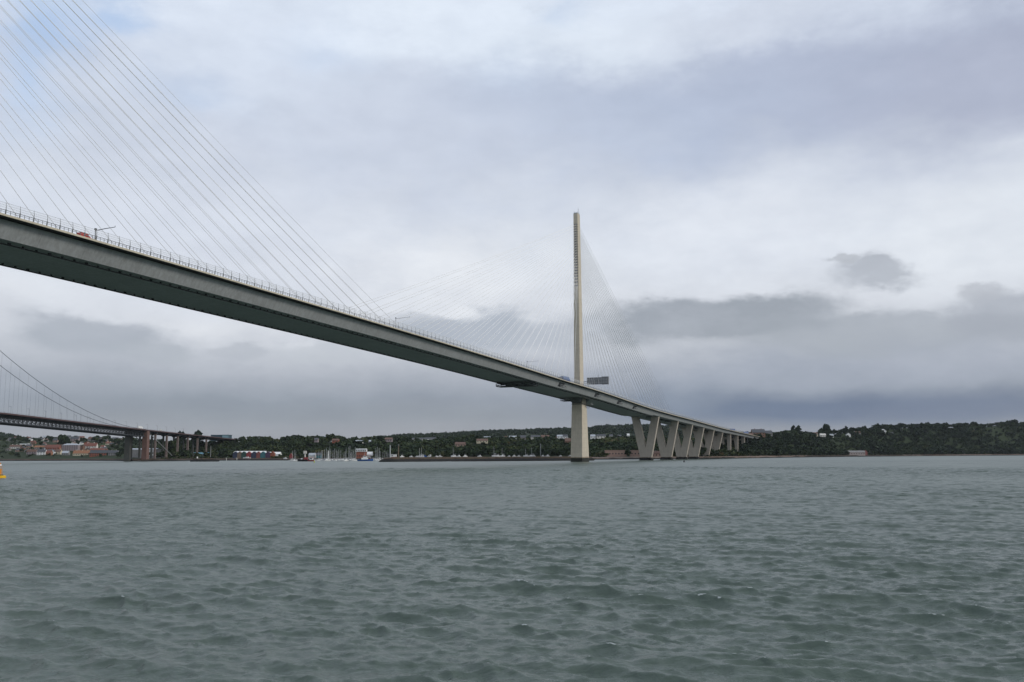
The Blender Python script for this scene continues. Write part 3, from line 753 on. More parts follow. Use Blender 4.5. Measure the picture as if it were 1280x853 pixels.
# ------------------------------------------------------------------ buildings
footprints = []
def house(x0, x1, yt, yb, wall, roof, label, name='house', cat='house', kind='gable', D=None, depth=9.0, win=(0, 0), chim=0, rz=0.0, roofk=.45, base=None, end=None):
    given = base is not None
    xm = (x0+x1)/2
    if D is None: D = hit(xm, yb)
    m = D/FH; W = (x1-x0)*m; H = (yb-yt)*m; X = lx(xm, D); z0 = hz(yb, xm, D) if base is None else base
    gz = g1(X, D); z0 = max(z0, gz-.5) if base is None else z0
    footprints.append((X, D, W/2+3, z0 if not given or D < 1500 else z0+H*.5))
    h = thing(name, label, cat, (X, D, z0), rz); w = W/2; d = depth
    hr = H*roofk if kind == 'gable' else (H*roofk if kind == 'hip' else max(.35, H*.1)); hw = H-hr; fd = -min(6.0, max(1.5, z0-gz+3)) if not given else (-.02 if name == 'glazed_storey' else -1.5)
    mb = MB()
    if kind == 'end':          # gable end facing the water
        hr = H*roofk; hw = H-hr
        mb.add([(-w,0,fd),(w,0,fd),(w,0,hw),(0,0,H-.05),(-w,0,hw),(-w,d,fd),(w,d,fd),(w,d,hw),(0,d,H-.05),(-w,d,hw)],
               [(0,1,2,3,4),(9,8,7,6,5),(0,5,6,1),(1,6,7,2),(4,9,5,0)])
    elif kind == 'gable':
        mb.add([(-w,0,fd),(-w,d,fd),(-w,d,hw),(-w,d/2,H-.05),(-w,0,hw),(w,0,fd),(w,d,fd),(w,d,hw),(w,d/2,H-.05),(w,0,hw)],
               [(0,1,2,3,4),(9,8,7,6,5),(0,4,9,5),(1,6,7,2)])
    else: mb.box(-w, w, 0, d, fd, hw)
    mb.build('wall', wall, h)
    mb = MB(); e = .35
    if kind == 'end':
        for s in (1, -1):
            mb.add([(s*(w+e), -e, hw-e*.8), (0, -e, H), (0, d+e, H), (s*(w+e), d+e, hw-e*.8), (s*(w+e), -e, hw-e*.8+.25), (0, -e, H+.28), (0, d+e, H+.28), (s*(w+e), d+e, hw-e*.8+.25)],
                   [(0,1,2,3),(7,6,5,4),(0,4,5,1),(2,6,7,3),(0,3,7,4)])
    elif kind == 'gable':
        for s, y in ((-1, -e), (1, d+e)):
            zz = hw-e*hr/(d/2)
            mb.add([(-w-e, y, zz), (w+e, y, zz), (w+e, d/2, H), (-w-e, d/2, H), (-w-e, y, zz+.25), (w+e, y, zz+.25), (w+e, d/2, H+.28), (-w-e, d/2, H+.28)],
                   [(0,1,2,3),(7,6,5,4),(0,4,5,1),(1,5,6,2),(3,7,4,0)])
    elif kind == 'hip':
        k = min(w*.8, d/2)
        mb.add([(-w-e,-e,hw),(w+e,-e,hw),(w+e,d+e,hw),(-w-e,d+e,hw),(-w+k,d/2,H),(w-k,d/2,H)], [(0,1,5,4),(1,2,5),(2,3,4,5),(3,0,4),(0,3,2,1)])
    else: mb.box(-w-.3, w+.3, -.3, d+.3, hw+.003, H)
    r = mb.build('roof', roof, h)
    for c in range(chim):
        cx = -w+(c+.5)*W/chim if chim > 1 else w*.6
        mb = MB(); mb.box(cx-.7, cx+.7, d/2-.5, d/2+.5, H-.8, H+1.5); mb.build('chimney', wall, r)
    nx, nz = win
    for i in range(nx):
        for j in range(nz):
            cx = -w+(i+.5)*W/nx; cz = hw*(j+.5)/nz; ww = min(1.6, W/nx*.55); wh = min(1.7, hw/nz*.55)
            mb = MB(); mb.box(cx-ww/2, cx+ww/2, -.06, .05, cz-wh/2, cz+wh/2); mb.build('window', M['glass'], h)
    if end:
        mb = MB(); mb.box(w*end[0], w, -.05, -.003, 0, hw*.98); mb.build('end_panel', end[1], h)
    return h
B = M
# the town below and behind the suspension bridge
house(6, 17, 547.2, 551.5, B['greystone'], B['slate'], 'grey-green block of flats high among trees at the far left', 'apartment_block', 'apartments', 'flat', win=(5, 2))
house(23, 33, 554.6, 558.5, B['white'], B['paleroof'], 'building with bright white flat roof above the far left terraces', 'flat_roofed_building', 'building', 'flat')
house(10, 26, 556.4, 561.5, B['offwhite'], B['browntile'], 'long pale terrace with brown roof at the far left', 'terrace', 'terraced houses', win=(6, 1), chim=3)
house(18, 25, 561.0, 565.0, B['pinkstone'], B['slate'], 'small pinkish house under the long pale terrace', win=(2, 1), chim=1)
house(32, 44, 562.0, 568.5, B['mauve'], B['browntile'], 'mauve-grey harled house left of the white house on the shore', win=(4, 2), chim=2)
house(41, 54, 557.3, 562.0, B['greystone'], B['orange'], 'grey house with salmon orange roof behind the white shore house', win=(4, 1), chim=2)
house(45, 55.5, 562.0, 569.0, B['white'], B['slate'], 'bright white gabled house near the water at left', win=(3, 2), chim=1)
house(55, 72.5, 556.3, 564.0, B['brick'], B['tile'], 'dark red brick block with red roof above the shore', 'brick_building', 'building', win=(6, 2), chim=1)
house(56, 62.5, 563.5, 569.5, B['orange'], B['tile'], 'orange-red house right of the white shore house', win=(2, 2), chim=1)
house(62.5, 67, 562.5, 568.5, B['white'], B['slate'], 'narrow white gable end squeezed between orange and cream houses', kind='end', win=(1, 2))
house(67.5, 74.5, 562.0, 568.5, B['cream'], B['browntile'], 'cream house with brown roof left of the grey cottage', win=(2, 2), chim=1)
house(76, 84, 564.0, 569.5, B['greystone'], B['paleroof'], 'pale grey cottage on the shore below the big grey flats', win=(3, 1), chim=1)
house(76, 96, 554.6, 564.0, B['mauve'], B['paleroof'], 'big grey block of flats with pale hipped roof in the town middle', 'apartment_block', 'apartments', 'hip', win=(7, 3), roofk=.22, depth=14)
house(96, 102.5, 556.5, 564.0, B['brownbrick'], B['slate'], 'narrow brown block beside the big grey flats', kind='flat', win=(2, 3))
house(103, 119, 554.0, 562.5, B['offwhite'], B['tile'], 'white hotel with red tiled roof above the orange terrace', 'hotel', 'hotel', win=(5, 2), chim=2)
house(103, 110, 552.5, 556.0, B['brick'], B['tile'], 'red gabled house behind the red roofed white hotel', kind='end', depth=8)
house(90, 111, 563.3, 569.8, B['cream'], B['orange'], 'long cream terrace with bright orange roof near the water', 'terrace', 'terraced houses', win=(7, 1), chim=3, roofk=.55)
house(111, 134, 563.0, 570.5, B['brick'], B['slate'], 'long red brick terrace with grey roof left of the bridge pier', 'terrace', 'terraced houses', win=(8, 2), chim=4)
house(111, 126, 560.5, 565.0, B['brownbrick'], B['tile'], 'red roofed terrace peeping over the long brick terrace', 'terrace', 'terraced houses', win=(5, 1), chim=2)
house(134.5, 146, 563.3, 569.8, B['greystone'], B['slate'], 'grey stone terrace right of the brick terrace by the pier', 'terrace', 'terraced houses', win=(4, 2), chim=2)
house(97.5, 101, 552.5, 556.5, B['white'], B['slate'], 'tiny white cottage among trees left of the red roofed hotel', kind='end')
house(124, 128.5, 557.0, 561.0, B['white'], B['tile'], 'small white house with red roof on the green slope', win=(2, 1))
house(130.5, 135, 547.0, 551.0, B['white'], B['tile'], 'white house with red roof on the skyline under the truss', win=(2, 1))
house(138, 146, 547.0, 551.0, B['offwhite'], B['slate'], 'pale wide house on the ridge just left of the pier', win=(3, 1))
house(51, 58.5, 545.0, 549.5, B['offwhite'], B['paleroof'], 'pale roofed house on the skyline at left', win=(3, 1))
house(33.5, 37, 547.5, 551.5, B['white'], B['slate'], 'little white house high on the slope among far left trees', kind='end')
house(86, 96, 546.0, 552.0, B['mauve'], B['slate'], 'mauve villa on the ridge right of the tall dark tree', win=(3, 2), chim=2)
house(108, 117, 546.5, 552.0, B['greystone'], B['browntile'], 'grey villa with brown roof on the ridge mid slope', win=(3, 2), chim=2)
house(126, 131, 545.5, 550.0, B['brownbrick'], B['browntile'], 'brown house on the ridge near the truss end', win=(2, 1), chim=1)
house(64, 70, 548.3, 553.5, B['pinkstone'], B['slate'], 'pinkish stone house left of the tall dark tree', win=(2, 2), chim=1)
GH = 'houses scattered among trees on the town hillside'
for k in range(34):
    for tr in range(60):
        x = random.uniform(1, 150); y = random.uniform(548.5, 566.5); D = hit(x, y); X = lx(x, D)
        if all(abs(X-fx) > w+7 or abs(D-fy) > 34 for fx, fy, w, z0 in footprints): break
    else: continue
    w = random.uniform(4, 7.5)
    o = house(x-w/2, x+w/2, y-random.uniform(3.2, 4.6), y, B[random.choice(('greystone', 'mauve', 'brownbrick', 'pinkstone', 'offwhite', 'cream', 'greystone'))], B[random.choice(('slate', 'slate', 'browntile', 'tile'))],
          'small plain house half hidden by trees on the town hillside', D=D, depth=8, win=(2, 1), chim=1, kind=random.choice(('gable', 'gable', 'end')))
    o['group'] = GH
house(160.5, 193, 560.8, 569.8, B['greystone'], B['paleroof'], 'wide grey boat shed with pale roof behind the suspension bridge pier', 'boat_shed', 'shed', D=1540, depth=26, roofk=.16, end=(.48, B['white']))
house(238, 264.5, 566.0, 570.8, B['greystone'], B['blueroof'], 'long low shed with light blue roof behind the stone jetty', 'boat_shed', 'shed', depth=14, roofk=.35, win=(6, 1))
house(262, 284, 543.8, 550.5, B['teal'], B['teal'], 'modern dark teal box building on the wooded ridge above the marina', 'office_building', 'office', 'flat', D=1800, depth=22, base=hz(550.5, 273, 1800), end=(.3, B['tealglass']))
house(264.5, 268.5, 567.3, 571.3, B['blue'], B['paleroof'], 'small blue kiosk right of the blue roofed shed', 'kiosk', 'kiosk', 'flat', depth=5)
house(268.5, 276, 567.8, 571.5, B['cream'], B['slate'], 'cream cabin right of the small blue kiosk', 'cabin', 'cabin', depth=6, win=(2, 1))
house(281, 290, 566.5, 571, B['greystone'], B['paleroof'], 'grey clubhouse with pale roof left of the coloured huts', 'clubhouse', 'building', depth=9, win=(3, 1))
house(291, 330, 564.3, 568.5, B['greystone'], B['white'], 'long white roofed shed behind the row of coloured huts', 'boat_shed', 'shed', D=1500, depth=18, roofk=.5)
house(329, 348.5, 565.4, 570.5, B['white'], B['white'], 'second white roofed shed at the right end of the huts', 'boat_shed', 'shed', D=1496, depth=16, roofk=.5)
for x, w, m_, nm in ((293, 5.5, 'navy', 'leftmost slate blue'), (298.3, 5, 'timber', 'weathered brown'), (303.5, 6, 'green', 'dark green'), (310, 5.5, 'deepred', 'crimson'), (316.5, 6.5, 'navy', 'navy blue'), (321.8, 5, 'fadedred', 'faded red'), (327.6, 6, 'tealtimber', 'teal'), (334, 6, 'purple', 'dark purple'), (339.5, 5, 'brick', 'brick red')):
    house(x-w/2, x+w/2, 564.8, 570.8, B[m_], B[m_], f'{nm} gable-fronted boat hut in the row before the white sheds', 'boat_hut', 'hut', 'end', D=1470, depth=8, roofk=.4)
house(350, 355, 567.2, 571, B['blue'], B['blue'], 'small blue hut right of the second white roofed shed', 'boat_hut', 'hut', 'end', depth=6)
house(444.6, 456, 561.5, 573.2, B['brick'], B['white'], 'square brick building with white top storey in the marina', 'harbour_building', 'building', 'flat', D=1330, depth=11, base=3.2, win=(4, 2))
house(443.8, 456.8, 562.0, 564.8, B['white'], B['paleroof'], 'white glazed top storey over the brick harbour building', 'glazed_storey', 'storey', 'flat', D=1329.4, depth=12.2, base=hz(564.8, 450, 1329.4), win=(6, 1))
house(458, 464.5, 565.5, 573, B['white'], B['white'], 'white shed right of the brick harbour building', 'shed', 'shed', D=1345, depth=9, base=3.2)
house(385, 393, 566.8, 573, B['offwhite'], B['paleroof'], 'pale shed behind the red and white workboat', 'shed', 'shed', D=1385, depth=9, base=3.2)
house(394.5, 400, 566.5, 573, B['tealtimber'], B['slate'], 'teal grey shed on the quay behind the workboats', 'shed', 'shed', D=1380, depth=8, base=3.2)
house(361, 364.5, 567, 573, B['deepred'], B['tile'], 'dark red hut on the quay left of the marina', 'boat_hut', 'hut', 'end', D=1400, depth=6, base=3.2)
# buildings on the wooded ridge in the middle
RB = [(396, 408, 545.8, 549.6, 'cream', 'paleroof', 'long cream building on the ridge above the marina left part'), (408, 420, 545.6, 549.0, 'white', 'paleroof', 'white long building on the ridge right of the cream one'),
      (391.5, 396, 548.2, 551.5, 'mauve', 'slate', 'small mauve house below the long cream ridge building'), (414, 422, 549.2, 552.6, 'brick', 'browntile', 'dark brick house just under the white ridge building'),
      (443, 452, 551.0, 554.0, 'offwhite', 'paleroof', 'pale low house in the trees above the brick harbour building'), (460, 467, 550.8, 553.6, 'greystone', 'paleroof', 'grey low house in the trees above the blue fishing boat'),
      (480, 489, 547.8, 551.2, 'mauve', 'browntile', 'mauve house on the ridge above the breakwater tip'), (514, 531, 548.0, 550.8, 'offwhite', 'slate', 'long white terrace on the ridge above the breakwater'),
      (531, 544, 547.6, 550.6, 'white', 'slate', 'white terrace right of the long ridge terrace'), (568, 581, 553.5, 557.5, 'pinkstone', 'browntile', 'brown stone house half hidden on the wooded bank'),
      (596, 612, 546.4, 549.5, 'offwhite', 'paleroof', 'pale warehouse on the ridge with pale roof'), (595, 609, 549.3, 553.0, 'cream', 'browntile', 'yellow cream block below the pale ridge warehouse'),
      (620, 628, 546.2, 549.5, 'offwhite', 'slate', 'off-white house on the ridge right of the warehouse'), (630, 633.5, 546.0, 550, 'cream', 'browntile', 'narrow cream house on the ridge gap'),
      (636, 645, 545.6, 548.9, 'white', 'paleroof', 'white ridge building below the blue far hill'), (650, 656.5, 545.0, 549.5, 'mauve', 'slate', 'mauve ridge house left of a dark tree'),
      (663, 675, 544.8, 548.6, 'offwhite', 'slate', 'off-white double house on the ridge left of the tower'), (676, 686, 544.6, 548.6, 'pinkstone', 'browntile', 'pinkish ridge house left of the tower'),
      (696, 703, 544.3, 547.4, 'white', 'paleroof', 'bright white flat house close left of the tower'), (703.5, 709.5, 544.0, 548.5, 'white', 'slate', 'white gabled house nearest left of the tower'),
      (692, 697, 547.0, 550.5, 'brick', 'tile', 'red brick house under the bright white flat house'), (706, 713, 548.5, 555.0, 'brownbrick', 'browntile', 'brown brick house at the left edge of the tower'),
      (738, 744, 544.0, 547.5, 'white', 'paleroof', 'white house just right of the tower on the ridge'), (746, 757, 543.8, 547.0, 'offwhite', 'slate', 'off-white terrace right of the tower on the ridge'),
      (762, 766, 543.8, 547, 'offwhite', 'slate', 'small pale house on the ridge between tower and first V pier'), (772, 776.5, 544.3, 547.5, 'greystone', 'slate', 'small grey house above the orange field')]
for x0, x1, yt, yb, w_, r_, lb in RB:
    D = float(np.interp((x0+x1)/2, XS, DS)+np.interp((x0+x1)/2, XT, S0)+np.interp((x0+x1)/2, XT, LL))+20
    if yb-548 > 3: D -= 190
    house(x0, x1, yt-.4, yb+.6, B[w_], B[r_], lb, D=D, depth=10, win=(max(2, int((x1-x0)/3)), 1), base=hz(yb+.6, (x0+x1)/2, D))
house(783.5, 787, 542.5, 545, B['white'], B['white'], 'tiny white farm building on the far blue hill', 'farmhouse', 'house', D=3000, base=hz(545, 785, 3000))
house(756, 782.5, 563.0, 570.8, B['pinkstone'], B['pinkstone'], 'long pink stone building on the shore between tower and first V pier', 'stone_building', 'building', 'flat', D=1262, depth=8, win=(7, 1))
house(787.5, 812, 563.0, 570.8, B['pinkstone'], B['pinkstone'], 'long pink stone building behind the first V pier', 'stone_building', 'building', 'flat', D=1268, depth=8, win=(6, 1))
house(814, 838, 564.0, 570.8, B['pinkstone'], B['browntile'], 'pink stone building with brown roof behind the second V pier', 'stone_building', 'building', D=1285, depth=8, win=(6, 1))
# right hand shore
def rd(x, k=0): return float(np.interp(x, XS, DS)+np.interp(x, XT, S0)+np.interp(x, XT, LL))+k
house(941, 957, 536.8, 546, B['brownbrick'], B['slate'], 'brown brick house on the hilltop right of the bridge end', D=rd(949, -60), depth=14, base=hz(546, 949, rd(949, -60)), win=(4, 2), chim=2)
house(957, 966, 538.6, 545, B['greystone'], B['slate'], 'grey stone house behind the brown brick hilltop house', D=rd(961, -30), depth=12, base=hz(545, 961, rd(961, -30)), win=(3, 1), chim=1)
house(934, 942, 541.5, 547.5, B['orange'], B['browntile'], 'terracotta building between deck end and brown brick house', D=rd(938, -80), depth=10, base=hz(547.5, 938, rd(938, -80)))
house(1017.5, 1023, 540.8, 545, B['cream'], B['browntile'], 'cream house left of the tall dark tree on the right ridge', D=rd(1020, -70), base=hz(545, 1020, rd(1020, -70)), win=(2, 1))
house(1026, 1033, 542.3, 546.5, B['offwhite'], B['offwhite'], 'pale house right under the tall dark tree', D=rd(1029, -85), base=hz(546.5, 1029, rd(1029, -85)), win=(3, 1))
house(1034.5, 1042.5, 542.8, 546.5, B['white'], B['paleroof'], 'white bungalow right of the tall dark tree', D=rd(1038, -85), base=hz(546.5, 1038, rd(1038, -85)), win=(3, 1))
house(1058.5, 1064, 541.3, 546, B['white'], B['slate'], 'white gable in the trees left of the wide white house', kind='end', D=rd(1061, -95), base=hz(546, 1061, rd(1061, -95)))
house(1069.5, 1077, 539.8, 545, B['white'], B['browntile'], 'wide white house with brown roof in the trees', D=rd(1073, -85), base=hz(545, 1073, rd(1073, -85)), win=(3, 1))
house(1102.5, 1109, 536.8, 542, B['white'], B['white'], 'brilliant white house high in the right hand wood', D=rd(1105, -85), base=hz(542, 1105, rd(1105, -85)), win=(2, 1), kind='end')
house(1112, 1118, 540.6, 544.6, B['greystone'], B['slate'], 'grey house just right of the brilliant white house', D=rd(1115, -95), base=hz(544.6, 1115, rd(1115, -95)), win=(2, 1))
house(1056.5, 1081, 562.3, 567.8, B['palepink'], B['greystone'], 'long low pale pink building on the right hand shore', 'shore_building', 'building', D=float(shoreD(1068))+28, depth=10, base=3.4, win=(8, 1), roofk=.35)
house(1080.8, 1083.8, 561.6, 567.8, B['fadedred'], B['tile'], 'small faded red hut at the right end of the low pale shore building', 'hut', 'hut', 'end', D=float(shoreD(1082))+27, depth=6, base=3.4)

# ------------------------------------------------------------------ boats and marina
def hull_mesh(L, Bm, H, mats, name='hull', parent=None, sheer=.25, stripe=None):
    mb = MB(); st = []
    for k, (y, w) in enumerate(((-.5, .72), (-.3, .95), (0, 1), (.22, .86), (.38, .55), (.5, .04))):
        z = H*(1+sheer*max(0, (y+.1))*1.6); b = Bm/2*w
        st.append([(-b, y*L, z), (-b*.9, y*L, H*.35), (-b*.55, y*L*.94, -.35), (b*.55, y*L*.94, -.35), (b*.9, y*L, H*.35), (b, y*L, z)])
    mb.loft(st); o = mb.build(name, mats, parent); return o
def yacht(loc, rz, label, group, L=9.5, mast=13.0, hullm=None):
    y = thing('sailing_yacht', label, 'yacht', loc, rz, group)
    hull_mesh(L, L*.31, 1.15, hullm or M['white'], parent=y)
    mb = MB(); mb.loft([[(-.9, -2.2, 1.15), (.9, -2.2, 1.15), (.75, -2.0, 1.75), (-.75, -2.0, 1.75)], [(-.9, 1.4, 1.2), (.9, 1.4, 1.2), (.6, .8, 1.7), (-.6, .8, 1.7)]]); c = mb.build('cabin', M['white'], y)
    for s in (1, -1):
        mb = MB(); mb.box(s*.86-.02, s*.86+.02, -1.5, .5, 1.35, 1.6); mb.build('window', M['glass'], c)
    mb = MB(); mb.tube([(0, .6, 1.2), (0, .6, mast)], [.15, .11], 6); mb.tube([(0, .55, 2.5), (0, -L*.38, 2.6)], .16, 6); mb.beam((-.9, .6, mast*.6), (.9, .6, mast*.6), .06, .06); mb.build('mast', M['mast'], y)
    mb = MB()
    for q in ((0, L*.48, 1.5), (0, -L*.48, 1.3), (L*.14, .4, 1.2), (-L*.14, .4, 1.2)): mb.tube([(0, .6, mast-.1), q], .02, 3)
    mb.build('rigging', M['galv'], y); return y
def motorboat(loc, rz, label, L, hullm, superm, group=None, H=1.3):
    b = thing('motor_boat', label, 'boat', loc, rz, group); hull_mesh(L, L*.33, H, hullm, parent=b)
    mb = MB(); w = L*.12; mb.loft([[(-w, -L*.22, H), (w, -L*.22, H), (w, L*.16, H+.1), (-w, L*.16, H+.1)], [(-w*.95, -L*.2, H+1.3), (w*.95, -L*.2, H+1.3), (w*.85, L*.08, H+1.3), (-w*.85, L*.08, H+1.3)]]); c = mb.build('wheelhouse', superm, b)
    for s in (1, -1):
        mb = MB(); mb.box(s*w-.04, s*w+.04, -L*.16, L*.05, H+.65, H+1.1); mb.build('window', M['glass'], c)
    mb = MB(); mb.tube([(0, -L*.08, H+1.3), (0, -L*.1, H+3.2)], .05, 5); mb.build('aerial', M['galv'], b); return b
GY = 'sailing yachts moored in the marina'; LY = 'white sailing yacht with bare mast moored in the marina'
first = None
for i, x in enumerate((365.5, 393.5, 398, 403, 413, 416, 419, 421, 434.5, 437.5, 440, 442.5, 444, 469, 471.5, 473.5, 480, 483, 486, 401, 405.5, 407.5, 411, 415, 423, 426, 429, 432, 436, 439, 400, 410.5, 418, 430.5, 441.5, 468, 475, 478.5, 484.5, 367, 369.5)):
    D = 1120+random.uniform(-30, 110) if i else 1130; loc = (lx(x, D), D, 0); rz = R(random.choice((60, 85, 110, 250, 275, 300, 170, 20)))
    if first is None: first = yacht(loc, rz, LY, GY); continue
    s = random.uniform(.8, 1.25); dup(first, loc, rz, (s, s, s*random.uniform(.85, 1.15)))
motorboat((lx(427, 1095), 1095, 0), R(95), 'largest white motor cruiser in the marina, left of the brick building', 9.5, M['white'], M['white'], H=1.8)
motorboat((lx(417, 1090), 1090, 0), R(80), 'small white motor boat beside the largest white cruiser', 6, M['white'], M['offwhite'])
motorboat((lx(397, 1085), 1085, 0), R(95), 'small white motor boat right of the red workboat', 5, M['white'], M['white'])
motorboat((lx(363, 1100), 1100, 0), R(85), 'small white motor boat at the left end of the marina', 5, M['white'], M['offwhite'])
motorboat((lx(467.5, 1100), 1100, 0), R(75), 'small white motor boat just right of the blue fishing boat', 4.5, M['white'], M['white'])
motorboat((lx(473, 1060), 1060, 0), R(100), 'little white motor boat by the breakwater tip', 5.5, M['white'], M['white'])
# blue-hulled fishing boat
fb = thing('fishing_boat', 'blue hulled fishing boat with white wheelhouse before the brick harbour building', 'boat', (lx(456, 1090), 1090, 0), R(-85))
hull_mesh(18.5, 5.6, 1.8, M['blue'], parent=fb, sheer=.4)
mb = MB(); mb.loft([[(-2.2, -4.5, 1.9), (2.2, -4.5, 1.9), (2.2, 3.4, 2.1), (-2.2, 3.4, 2.1)], [(-2.1, -4.3, 3.9), (2.1, -4.3, 3.9), (2.0, 2.6, 3.9), (-2.0, 2.6, 3.9)]]); mb.build('deckhouse', M['white'], fb)
mb = MB(); mb.loft([[(-1.6, -2.6, 3.9), (1.6, -2.6, 3.9), (1.6, 1.8, 3.9), (-1.6, 1.8, 3.9)], [(-1.5, -2.5, 6.0), (1.5, -2.5, 6.0), (1.4, 1.3, 6.0), (-1.4, 1.3, 6.0)]]); wh = mb.build('wheelhouse', M['white'], fb)
for s in (1, -1):
    mb = MB(); mb.box(s*1.6-.06, s*1.6+.03, -2.1, 1.2, 4.8, 5.5); mb.build('window', M['glass'], wh)
mb = MB(); mb.tube([(0, -1, 6), (0, -1, 11.5)], [.14, .07], 6); mb.beam((-1.2, -1, 9), (1.2, -1, 9), .1, .1); mb.tube([(0, 6.2, 2.2), (0, 6.2, 6.2)], .12, 6); mb.build('mast', M['mast'], fb)
mb = MB(); mb.box(-1.5, 1.5, 4.2, 5.4, 2.2, 3.1); mb.build('winch', M['deepred'], fb)
# dark workboat and red-and-white workboat
wb = thing('workboat', 'long black workboat with tall white wheelhouse moored left of the yachts', 'boat', (lx(379, 1085), 1085, 0), R(92))
hull_mesh(14.5, 5, 2.2, M['black'], parent=wb)
mb = MB(); mb.box(-1.6, 1.6, -4.5, -.5, 2.2, 4.8); mb.build('deckhouse', M['deepred'], wb)
mb = MB(); mb.box(-1.3, 1.3, -3.2, .2, 9.0, 12.2); mb.tube([(0, -1.5, 4.8), (0, -1.5, 9.0)], .8, 8); mb.build('wheelhouse', M['offwhite'], wb)
mb = MB(); mb.box(-.9, .9, 1.5, 3.2, 2.2, 3.6); mb.build('crate', M['white'], wb)
mb = MB(); mb.tube([(0, 4, 2.2), (0, 4.4, 9.5)], .12, 6); mb.build('derrick', M['black'], wb)
rw = thing('workboat', 'red and white workboat right of the long black one', 'boat', (lx(388, 1080), 1080, 0), R(80))
hull_mesh(7.5, 3, 1.7, M['deepred'], parent=rw)
mb = MB(); mb.box(-1.1, 1.1, -2.6, 1.4, 1.7, 4.2); wr = mb.build('wheelhouse', M['white'], rw)
mb = MB(); mb.box(-1.14, -1.1, -2, 1, 2.9, 3.7); mb.build('window', M['glass'], wr)
mb = MB(); mb.box(-1.3, 1.3, -2.8, 1.6, 4.2, 4.5); mb.build('roof', M['red'], rw)
mb = MB(); mb.tube([(0, -3, 1.7), (0, -3, 8.2)], .1, 5); mb.build('mast', M['mast'], rw)
# white launches drawn up before the huts
motorboat((lx(308, 1440), 1440, g1(lx(308, 1440), 1440)+.2), R(90), 'long white launch drawn up in front of the coloured huts', 12, M['white'], M['white'])
motorboat((lx(356, 1395), 1395, g1(lx(356, 1395), 1395)+.2), R(80), 'white launch ashore right of the small blue hut', 6, M['white'], M['white'])
# boats laid up along the breakwater
GB = 'boats laid up along the breakwater'; LB = 'small white boat laid up ashore on the breakwater crest'
fb2 = None
for i, x in enumerate((502, 513, 520, 525, 528, 545, 549, 566, 572.5, 581, 618, 622, 628, 635.5, 642, 648, 658, 662, 666, 678, 684, 700, 712, 599)):
    p = bw(x)+Vector((0, random.uniform(-3, 3), -.1)); rz = R(random.uniform(50, 130))
    if fb2 is None: fb2 = motorboat(p, rz, LB, 4.6, M['white'], M['white'], GB, H=.95); continue
    s = random.uniform(.7, 1.15); dup(fb2, p, rz, (s, s, s*random.uniform(.75, 1)))
p = bw(530.5); motorboat(p, R(95), 'blue boat laid up on the breakwater among the white ones', 4.8, M['blue'], M['blue'], H=.9)
p = bw(536); van(p+Vector((0, 0, -.05)), R(92), 'white van parked on the breakwater right of the blue boat', M['white'], 3.6, 2.5, 2.0)
GL = 'yachts laid up along the breakwater'; LL2 = 'yacht laid up ashore on the breakwater with its bare mast standing'
y0 = None
for x, h in ((523.8, 1.0), (526.5, 1.05), (617.3, 1.15), (627.5, 1.0), (657, .9), (664.7, 1.05), (566, 1.05)):
    p = bw(x)+Vector((0, 4, 0))
    if y0 is None: y0 = yacht(p, R(88), LL2, GL, 6.5, 9.0)
    else: dup(y0, p, R(random.uniform(70, 110)), (.85, .85, h))
kc = thing('cabin', 'small white cabin with red base at the tip of the breakwater', 'cabin', bw(491.5)+Vector((0, 0, -.2)))
mb = MB(); mb.box(-2.7, 2.7, -1.5, 1.5, .6, 2.9); mb.build('wall', M['white'], kc)
mb = MB(); mb.box(-2.9, 2.9, -1.7, 1.7, 2.9, 3.15); mb.build('roof', M['offwhite'], kc)
mb = MB(); mb.box(-2.75, 2.75, -1.55, 1.55, 0, .6); mb.build('plinth', M['brick'], kc)
mb = MB(); mb.box(-1.9, -.7, -1.56, -1.49, 1.3, 2.3); mb.build('window', M['glass'], kc)
def column(x, ytop, p, label, m_, r=.55, cat='mast'):
    h = hz(ytop, x, p.y)-p.z; c = thing('light_mast', label, cat, p)
    mb = MB(); mb.tube([(0,0,0), (0,0,h)], [r, r*.7], 8); mb.build('shaft', m_, c)
    mb = MB(); mb.tube([(0,0,h), (0,0,h+.8)], r*1.2, 8); mb.build('lamp_head', M['galv'], c)
column(409.5, 564, Vector((lx(409.5, 1150), 1150, 0)), 'thick white mast standing in the water among the yachts', M['white'], .7)
column(476.8, 557.5, bw(476.8)+Vector((0, 60, -4)), 'tall grey-white mast behind the breakwater tip', M['mast'], .6)
column(497.4, 557.0, bw(497.4), 'brownish mast on the breakwater right of the white cabin', M['timber'], .55)
column(675.2, 556.2, bw(675.2), 'tallest grey mast on the breakwater left of the tower', M['galv'], .4)
column(262.5, 558.5, Vector((lx(262.5, 1475), 1475, 3)), 'slim mast behind the blue roofed shed', M['mast'], .3)
# ramps / posts at the water before the huts
for x, lb in ((282.5, 'white timber slip post at the water left of the coloured huts'), (295.5, 'white timber slip post at the water nearer the coloured huts')):
    D = float(shoreD(x))+2; s = thing('mooring_post', lb, 'post', (lx(x, D), D, -1)); mb = MB(); mb.tube([(0,0,0), (0,0,5.0)], .45, 8); mb.build('pile', M['offwhite'], s)
    mb = MB(); mb.beam((-1.8, 0, 4.6), (0, 0, 5.2), .5, .4); mb.build('bracket', M['offwhite'], s)

